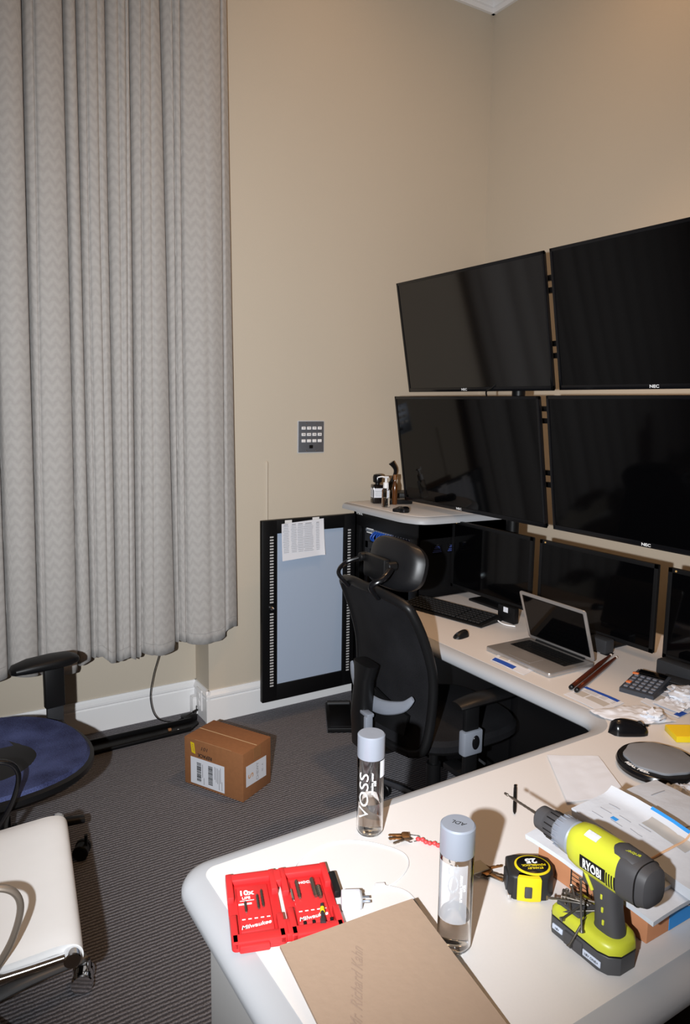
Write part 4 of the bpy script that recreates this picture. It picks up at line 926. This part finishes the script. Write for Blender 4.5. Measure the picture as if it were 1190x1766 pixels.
# ============================================================ DRILL
def drill():
    ox,oy=.972,.735
    t=thing('cordless_drill','lime green and grey cordless drill standing on its battery','drill',(ox,oy,DZ))
    X,Z=(1,0,0),(0,0,1)
    A=.172
    SQ=Matrix.Translation((0,-.118,0))@Matrix.Diagonal((1,.82,1,1))@Matrix.Translation((0,.118,0))
    def sqy(y): return -.118+(y+.118)*.82
    def rings(lst,e=2.6,n=32): return loft([sring((x,sqy(y),z),a,b,X,Z,n,e) for x,y,z,a,b in lst])
    SQ=Matrix.Translation((0,-.118,0))@Matrix.Diagonal((1,.82,1,1))@Matrix.Translation((0,.118,0))
    def sqy(y): return -.118+(y+.118)*.82
    # motor housing along Y
    obj('motor_housing',[rings([(0,.078,A,.026,.028),(0,.070,A,.031,.034),(0,.050,A,.034,.037),(0,.0,A,.034,.038),(0,-.045,A,.034,.038),(0,-.052,A,.033,.037)],2.5)],yel_m,t)
    obj('rear_cap',[rings([(0,-.050,A,.0335,.0375),(0,-.060,A,.034,.038),(0,-.090,A,.032,.036),(0,-.108,A,.027,.031),(0,-.116,A,.018,.022),(0,-.118,A,.004,.005)],2.8)],dgrey_m,t)
    hump=obj('top_hump',[rings([(0,-.015,A+.020,.012,.016),(0,-.035,A+.022,.022,.020),(0,-.075,A+.018,.024,.021),(0,-.098,A+.012,.015,.015)],3)],dgrey_m,t)
    obj('cap_lettering',[text_prim('TORQUE',.0075,frame((-.004,sqy(-.058),A+.0405),(.25,-1,0),(1,.25,0)),bold=.0002)],yel_m,hump,smooth=0)
    obj('rear_seam',[rings([(0,-.0905,A,.0332,.0362),(0,-.0925,A,.0332,.0362)],2.8)],blackp_m,t)
    cl=obj('torque_collar',[rings([(0,.076,A,.027,.028),(0,.080,A,.030,.031),(0,.098,A,.029,.030),(0,.118,A,.0255,.0265),(0,.121,A,.024,.025)],2)],silver_m,t)
    obj('collar_ridge',[box((.0272*math.cos(a),sqy(.103),A+.0285*math.sin(a)),(.003,.024,.0022),.0006) for a in [2*PI*k/18 for k in range(18)]],silver_m,cl)
    ch=obj('chuck',[turned((0,sqy(.119),A),(0,sqy(.119)+.054,A),[(.022,0),(.0245,.003),(.0245,.022),(.0225,.025),(.0225,.028),(.0215,.046),(.015,.052),(.006,.054)],32)],mat('chuck grey',srgb(62,61,63),.5),t)
    obj('chuck_groove',[box((.0243*math.cos(a),sqy(.137)-.003,A+.0243*math.sin(a)),(.0018,.018,.0018)) for a in [2*PI*k/14 for k in range(14)]],blackp_m,ch)
    obj('bit',[turned((0,sqy(.119)+.053,A),(0,.218,A),[(.0028,0),(.0028,.018)]+[(.0022+.0005*(k%2),.020+.0052*k) for k in range(10)]+[(.0010,.078),(.0028,.080),(.0024,.088),(.0008,.0895)],10)],steel_m,t)
    # handle
    obj('handle',[loft([sring((0,y,z),a,b,X,(0,1,0),28,2.8) for y,z,a,b in ((-.036,.046,.021,.027),(-.036,.060,.019,.025),(-.031,.095,.0185,.022),(-.026,.120,.020,.025),(-.020,.140,.022,.032),(-.018,.150,.022,.034))])],dgrey_m,t)
    obj('handle_trim',[T(box((0,0,0),(.043,.006,.040),.002),Matrix.Translation((0,.0,.132))@Matrix.Rotation(R(-35),4,'X'))],yel_m,t)
    each('handle_dash',[box((-.0186-.0006,y,z),(.003,.004,.009),.001) for y,z in ((-.030,.116),(-.033,.094),(-.036,.073))],yel_m,t)
    obj('trigger',[box((0,.012,.122),(.014,.020,.030),.005)],dgrey_m,t)
    obj('direction_switch',[box((-.020,.006,.145),(.006,.012,.008),.002)],white_m,t)
    # foot + battery
    def fp(s,dx=0):
        return [(p[0]*s,p[1]*s-.004) for p in [(-.037,.058),(-.030,.066),(.030,.066),(.037,.058),(.039,.0),(.040,-.040),(.034,-.058),(.018,-.070),(-.018,-.070),(-.034,-.058),(-.040,-.040),(-.039,.0)]]
    b=obj('battery',[prism(fp(1.0),0.0,.034,.004,3)],mat('battery grey',srgb(66,66,68),.5),t)
    each('battery_side_latch',[box((s*.0395,.005,.016),(.006,.040,.024),.003) for s in (-1,1)],dgrey_m,b)
    obj('battery_label',[box((-.0402,-.034,.015),(.002,.036,.011),.0006),box((-.0385,.040,.018),(.003,.022,.009),.0006)],mat('pale label',srgb(190,198,214),.5),b)
    each('label_text',[text_prim('18V ONE+',.0062,frame((-.0415,-.034,.015),(0,-1,0),(0,0,1))),text_prim('18V',.006,frame((-.0405,.040,.018),(0,-1,0),(0,0,1)))],ink_m,b,smooth=0)
    f=obj('foot',[loft([[ (x,y,z) for x,y in fp(s)] for s,z in ((1.0,.034),(1.0,.038),(.985,.046),(.93,.052),(.80,.0555))])],yel_m,t,smooth=50)
    obj('foot_seam',[prism(fp(1.006),.0335,.0365)],blackp_m,t)
    obj('bit_tray',[box((-.004,.030,.0555),(.048,.05,.010),.003)],dgrey_m,t)
    rnd=random.Random(12)
    for k in range(10):
        x=rnd.uniform(-.022,.018); y=rnd.uniform(.02,.055); a=rnd.uniform(-60,60); l=rnd.uniform(.03,.06)
        obj('screw_bit',[T(turned((0,-l/2,0),(0,l/2,0),[(.0012,0)]+[(.0018+.0005*(i%2),.003+i*(l-.006)/8) for i in range(9)]+[(.0038,l-.002),(.0036,l)],8),Matrix.Translation((x,y,.064+.0035*(k%3)))@Matrix.Rotation(R(a),4,'Z')@Matrix.Rotation(R(rnd.uniform(-10,10)),4,'X'))],steel_m,t)
    # long screws standing / leaning on the foot
    for p0,p1 in (((-.051,-.020,.0575),(-.046,-.010,.115)),((-.062,-.004,.024),(-.025,-.006,.066)),((.0,.010,.068),(-.040,.044,.072)),((.004,-.006,.066),(-.045,.026,.062)),((-.058,.018,.058),(-.010,.012,.072))):
        obj('long_screw',[turned(p0,p1,[(.0042,0),(.0038,.002),(.0020,.005),(.0019,(Vector(p1)-Vector(p0)).length-.008),(.0002,(Vector(p1)-Vector(p0)).length)],10)],mat('screw steel',(.12,.11,.10),.4,metal=.7),t)
    # logo plaque wrapped on the housing (viewer's left side)
    a=R(198)
    def surf(u,ang,lift):  # u along -Y
        c,s=math.cos(ang),math.sin(ang); e=2.5
        return Vector(((.034+lift)*math.copysign(abs(c)**(2/e),c),sqy(u),A+(.038+lift)*math.copysign(abs(s)**(2/e),s)))
    aa,ab=R(176),R(204)
    pl=obj('logo_plaque',[slab(lambda u,v:surf(.034-.062*u,ab+(aa-ab)*v,.0007),12,8,.001)],blackp_m,t)
    tp=text_prim('RYOBI',.0165,Matrix.Identity(4),bold=.0004,sx=1.0)
    obj('logo_lettering',[([surf(.003-q.x,R(190)-q.y/.036,.0012+q.z) for q in tp[0]],tp[1])],whiteink_m,pl,smooth=0)
    obj('vent_slot',[slab(lambda u,v:surf(-.030-.006*k-.0028*u,R(208)+(R(178)-R(208))*v,.0006),2,8,.0006) for k in range(4)],blackp_m,t)
    obj('top_badge',[slab(lambda u,v:surf(.038-.030*u,R(125)+(R(100)-R(125))*v,.0012),8,5,.001)],mat('worn sticker',srgb(200,203,208),.4,noise_s=90,noise_a=.5),t)
drill()

# ============================================================ PEN, SHEET, PAPERS, PAD, MICE ...
t=thing('black_pen','black ballpoint pen under the drill bit tip','pen',(1.19,1.133,DZ+.0045),44)
obj('pen_barrel',[turned((-.062,0,0),(.062,0,0),[(.0008,0),(.0035,.010),(.0042,.030),(.0042,.115),(.003,.122)],12)],blackp_m,t); obj('pen_clip',[box((.045,0,.0048),(.034,.003,.0012),.0004),box((.064,0,.0),(.004,.0075,.0075),.002)],gloss_m,t); obj('pen_band',[cyl((-.01,0,0),(-.006,0,0),.0044)],chrome_m,t)
t=thing('folded_sheet','folded white sheet lying on the desk beyond the drill','paper',(1.42,1.128,DZ),0)
def sh(u,v):
    a=Vector((1.424,1.250)).lerp(Vector((1.538,1.176)),u); b=Vector((1.285,1.060)).lerp(Vector((1.44,1.02)),u); p=a.lerp(b,v)
    return Vector((p.x-1.42,p.y-1.128,.0035+.004*abs(u-.45)*2*(.3+v*.7)+.0012*noise.noise(Vector((p.x*40,p.y*40,0)))))
obj('sheet',[slab(lambda u,v:sh(u,1-v),16,16,.0005)],paper_m,t,smooth=60)
t=thing('practice_pad','round grey drum practice pad with black rim at the right','drum pad',(1.622,1.058,DZ),0)
oct_=[(.098*math.cos(2*PI*k/36)*1.0,.098*math.sin(2*PI*k/36)) for k in range(36)]
obj('pad_rim',[lathe([(.092,0),(.100,.004),(.103,.014),(.100,.021),(.092,.025)],56)],gloss_m,t)
obj('pad_surface',[prism([(.084*math.cos(a)*(1+.03*math.cos(8*a)),.084*math.sin(a)*(1+.03*math.cos(8*a))) for a in [2*PI*k/64 for k in range(64)]],.024,.032,.0025)],mat('grey rubber pad',srgb(122,124,129),.7),t)
def arc(s,size,rad,a0,z):
    p=text_prim(s,size,Matrix.Identity(4),bold=.0004,sx=1.1); o=[]
    for q in p[0]:
        a=a0+q.x/rad; rr=rad+(-q.y); o.append(Vector((rr*math.cos(a),rr*math.sin(a),z+q.z)))
    return (o,p[1])
obj('rim_lettering',[arc('REAL FEEL',.014,.0905,R(180),.0262)],whiteink_m,t,smooth=0)
obj('rim_face',[lathe([(.0825,.024),(.0825,.0256),(.0965,.0256),(.0965,.022)],56)],blackp_m,t)
def mouse(label,x,y,rz,m,s=1):
    t=thing('computer_mouse',label,'mouse',(x,y,DZ),rz)
    L=[]
    for q in range(11):
        u=-1+2*q/10; wv=math.sqrt(max(0,1-abs(u)**2.6)); hh=.036*s*(1-.30*u)*wv**.8
        L.append([Vector((u*.056*s,.031*s*(1-.12*math.cos(2*u))*wv*math.cos(a),max(0,hh*math.sin(a)))) for a in [PI*k/14 for k in range(15)]]+[Vector((u*.056*s,.030*s*wv*(-1+2*k/6),0)) for k in range(1,6)])
    obj('mouse_shell',[loft(L)],m,t,smooth=70)
    obj('scroll_wheel',[cyl((.030*s,-.004,.024*s),(.030*s,.004,.024*s),.008*s)],greyp_m,t)
    obj('button_split',[box((.040*s,0,.019*s),(.030*s,.0012,.006))],blackp_m,t)
    return t
mouse('larger glossy black computer mouse in front of the crumpled tissue',1.735,1.232,-30,gloss_m,1.05)
mouse('small black computer mouse in front of the long keyboard',1.885,2.125,190,blackp_m,.72)
t=thing('sticky_notes','block of yellow sticky notes at the right edge of the desk','notes',(1.85,1.135,DZ),-32)
obj('note_block',[box((0,0,.008+.0),(.076,.076,.016),.001)],tyel_m,t); obj('top_note',[box((.001,.001,.0168),(.075,.075,.0012))],mat('top note',srgb(238,200,30),.7),t)
# crumpled tissue
t=thing('crumpled_tissue','crumpled white tissue behind the larger computer mouse','tissue',(1.84,1.305,DZ),0)
def tis(u,v):
    x=-.085+.17*u; y=.055-.13*v+.03*u*0; p=Vector((x*22,y*22,1.3)); k=max(0,math.sin(PI*u))*max(0,math.sin(PI*v))
    return Vector((x*(1+.1*math.sin(5*v)),y-.55*x*.6,0.003+.012*k**.5*(0.5+abs(noise.noise(p)))+.006*abs(noise.noise(p*2.3))))
obj('tissue_sheet',[slab(lambda u,v:tis(u,1-v),30,24,.0008)],paper_m,t,smooth=50)
def wad(c,r,seed):
    vs,fs=ball((0,0,0),1,22,14); o=[]
    for v in vs:
        n=1+.55*noise.noise(v*2.3+Vector((seed,0,0)))+.25*noise.noise(v*6+Vector((seed,0,0))); q=v*n
        o.append(Vector((c[0]+q.x*r[0],c[1]+q.y*r[1],max(.001,c[2]+q.z*r[2]))))
    return (o,fs)
obj('tissue_wad',[wad((.035,-.055,.014),(.036,.028,.014),2)],paper_m,t,smooth=50)
# forms
def form(label,pts,bluebar,seed,z=0):
    cx=sum(p[0] for p in pts)/4; cy=sum(p[1] for p in pts)/4
    t=thing('printed_form',label,'paper',(cx,cy,DZ+z)); P=[Vector((p[0]-cx,p[1]-cy,0)) for p in pts]
    def f(u,v): return P[0].lerp(P[1],u).lerp(P[3].lerp(P[2],u),v)+Vector((0,0,.0015+.001*math.sin(5*u+seed)))
    obj('sheet',[slab(f,8,8,.0008)],paper_m,t)
    up=Vector((0,0,.0006)); g=[]
    u0,u1,v0,v1=bluebar
    obj('blue_header',[slab(lambda u,v:f(u0+(u1-u0)*u,v0+(v1-v0)*v)+up,6,2,.0003)],blue_m,t)
    obj('grey_box',[slab(lambda u,v:f(a+(b-a)*u,c+(d-c)*v)+up,4,2,.0003) for a,b,c,d in ((.12,.62,.32,.60),(.66,.92,.30,.62))],mat('grey halftone',srgb(178,172,166),.8),t)
    obj('printed_lines',[slab(lambda u,v:f(.1+.8*u,.68+.06*k+.02*v)+up,3,1,.0003) for k in range(4)],greyink_m,t)
form('white printed form with a blue header bar under the drumsticks\' tips',[(1.775,1.36),(1.79,1.515),(1.905,1.520),(1.90,1.37)][::1],(.10,1.0,.86,1.0),0)
form('white printed form with blue corner under the crumpled paper, right edge',[(1.945,1.215),(1.955,1.352),(2.115,1.385),(2.12,1.23)],(.0,.16,.05,.30),2)
form('white and blue papers peeping out under the laptop',[(1.800,1.70),(1.80,1.865),(1.95,1.93),(1.96,1.74)],(.35,.98,.03,.22),4)
t=thing('crumpled_paper','crumpled white paper on top of the right-hand printed form','paper',(2.07,1.29,DZ+.003),0)
obj('paper_wad',[wad((.02,.005,.016),(.050,.045,.018),7)],paper_m,t,smooth=50); obj('paper_flap',[slab(lambda u,v:Vector((-.10+.1*u,-.06+.09*v,.004+.03*u*abs(noise.noise(Vector((u*5,v*5,9)))))),14,12,.0006)],paper_m,t,smooth=20)
t=thing('clear_wrapper','crumpled clear and white plastic wrapper at the right behind the mail','wrapper',(1.50,.895,DZ),0)
obj('wrapper_sheet',[slab(lambda u,v:Vector((-.075+.20*u,-.06+.13*v+.05*u,.004+.028*math.sin(PI*u)**.5*abs(noise.noise(Vector((u*6,v*6,4))))+.010*math.sin(PI*v))),24,20,.0008)],mat('milky film',srgb(205,209,220),.25,noise_s=60,noise_a=.1),t,smooth=18)
obj('printed_patch',[slab(lambda u,v:Vector((-.055+.03*u,.0+.03*v,.020)),4,4,.0005)],greyink_m,t)
# laptop
def laptop():
    t=thing('laptop','open silver laptop with black keyboard and dark screen','laptop',(1.972,1.80,DZ),0)
    t.rotation_euler=(0,0,R(-91.5)); w,d=.325,.227
    # local +x : towards front-right ; local +y : towards the screen
    t.location=(1.972,1.795,DZ+.0028)
    al=mat('laptop aluminium',srgb(176,172,170),.35,metal=.7,noise_a=.02)
    b=obj('base',[prism(rrect(w,d,.012),0,.013,.002)],al,t)
    obj('keyboard_well',[prism(rrect(.272,.104,.004,c=(0,.038)),.0125,.0134)],blackp_m,b)
    ks=[]
    for r in range(6):
        for k in range(14):
            if r==0 and 3<k<9: continue
            ks.append(box((-.1255+.0193*k,-.007+.0178*r,.0142),(.0158,.0148 if r<5 else .008,.0018),.0006,1))
    ks.append(box((-.002,-.007,.0142),(.09,.0148,.0018),.0006,1))
    obj('keys',ks,blackp_m,b,kind='stuff')
    obj('trackpad',[prism(rrect(.105,.070,.004,c=(0,-.063)),.0128,.0136)],mat('trackpad',srgb(160,156,154),.4,metal=.6),b)
    each('hinge',[cyl((-.12,.108,.013),(.12,.108,.013),.006)],blackp_m,b)
    M=Matrix.Translation((0,.112,.014))@Matrix.Rotation(R(90+17),4,'X')@Matrix.Identity(4)
    M=frame((0,.110,.013),(1,0,0),(0,math.sin(R(-18)),math.cos(R(18))))
    l=obj('lid',[T(prism(rrect(w,.222,.012,c=(0,.113)),-.005,.0,.001),M@Matrix.Scale(.925,4,(0,1,0)))],al,t)
    obj('screen',[T(prism(rrect(.292,.172,.003,c=(0,.105)),.0,.0012),M)],screen_m,l)
    obj('screen_gasket',[T(prism(rrect(.298,.178,.004,c=(0,.105)),-.0002,.0006),M)],blackp_m,l)
laptop()
# keyboard
def keyboard():
    t=thing('computer_keyboard','long black computer keyboard on the desk beyond the chair','keyboard',(2.06,2.405,DZ),-78)
    obj('keyboard_body',[loft([[(x,-.075,.002),(x,.075,.002),(x,.075,.024),(x,.03,.020),(x,-.06,.012),(x,-.075,.008)] for x in (-.225,.225)])],blackp_m,t)
    ks=[]
    for r in range(6):
        for k in range(21):
            x=-.208+.0198*k+(.006 if k>14 else 0)+(.004 if k>17 else 0)
            if x>.215: continue
            y=-.058+.0215*r; ks.append(box((x,y,.017+.0019*r),(.0165,.0175,.007),.002,1))
    obj('keys',ks,greyp_m if False else mat('key black',(.012,.012,.013),.4),t,kind='stuff')
    obj('media_bar',[box((0,.070,.0255),(.40,.006,.003),.001)],greyp_m,t)
keyboard()
t=thing('monitor_cable','short white usb cable by the foot of the left desk monitor','cable',(2.17,2.22,DZ),0)
obj('cable',[tube([(-.01,.11,.008),(-.02,.06,.016),(-.015,.0,.012),(-.02,-.06,.004),(.0,-.11,.004)],.0028,8)],white_m,t); obj('connector',[box((-.008,.12,.009),(.010,.025,.009),.002)],white_m,t)
t=thing('tag_block','small black hub with a white square label under the left monitor','hub',(2.20,2.185,DZ),0)
obj('hub_body',[box((0,0,.035),(.03,.10,.07),.006)],blackp_m,t); obj('white_label',[box((-.0155,0,.055),(.001,.026,.022))],paper_m,t)
# drumsticks
def stick(label,a,b):
    a=Vector((*a,DZ+.0085)); b=Vector((*b,DZ+.0085)); L=(b-a).length
    t=thing('drumstick',label,'drumstick',tuple(a),math.degrees(math.atan2(b.y-a.y,b.x-a.x)))
    wm=mat('dark red wood',srgb(78,34,20),.3,noise_s=30,noise_a=.3)
    obj('shaft',[turned((.012,0,0),(L,0,0),[(.0078,0),(.0082,.10),(.0080,L-.14),(.0042,L-.030)],18)],wm,t)
    obj('butt_end',[turned((0,0,0),(.014,0,0),[(.004,0),(.0072,.002),(.0080,.014)],18)],blackp_m,t)
    obj('tip',[T(ball((0,0,0),(.0085,.0052,.0052),12,8),(L-.010,0,0))],mat('pale tip',srgb(215,205,195),.5),t)
    obj('stamp',[box((.055,-.001,.0076),(.020,.004,.0008))],mat('copper foil',srgb(190,100,60),.3,metal=.6),t)
stick('dark red drumstick, the left one of the pair beside the laptop',(1.835,1.528),(2.225,1.672))
stick('dark red drumstick, the right one of the pair nearer the form',(1.832,1.503),(2.222,1.646))
# calculator + box behind
def calc():
    t=thing('desk_calculator','grey printing calculator with two orange keys beside the papers','calculator',(2.055,1.408,DZ),-75)
    obj('calculator_body',[loft([[(x,-.075,.0),(x,.080,.0),(x,.080,.034),(x,.05,.030),(x,-.075,.014)] for x in (-.055,.055)])],mat('calc shell',srgb(52,56,64),.5),t)
    obj('display_window',[T(box((0,0,0),(.09,.030,.003),.001),Matrix.Translation((0,.062,.034))@Matrix.Rotation(R(12),4,'X'))],screen_m,t)
    kb=[]
    for r in range(5):
        for k in range(5): kb.append(box((-.040+.020*k,-.058+.022*r,.019+.0028*r),(.014,.014,.006),.002,1))
    obj('number_keys',kb,mat('calc key',srgb(104,106,114),.5),t,kind='stuff')
    om=mat('orange key',srgb(205,110,60),.5)
    obj('orange_key',[box((-.046,.036,.034),(.020,.012,.006),.002)],om,t); obj('orange_key',[box((-.040,-.036,.0265),(.016,.018,.005),.002)],om,t)
calc()
t=thing('card_case','black flat case behind the calculator under the right monitor','case',(2.165,1.345,DZ),-78)
obj('case_body',[box((0,0,.012),(.15,.07,.024),.004)],blackp_m,t); obj('case_lid',[box((0,0,.0255),(.14,.06,.003),.001)],greyp_m,t)

GROUPS={'wall_display':'large displays on the stand','desk_monitor':'desk monitors along the back of the desk','speaker_bar':'speaker blocks under the desk monitors','water_bottle':'water bottles on the desk','mailer':'mailing envelopes stacked on the carton','printed_form':'printed forms on the main desk','drumstick':'pair of drumsticks beside the laptop','computer_mouse':'computer mice on the main desk'}
for o in bpy.data.objects:
    if o.parent is None and 'label' in o and o.name.split('.')[0] in GROUPS: o['group']=GROUPS[o.name.split('.')[0]]
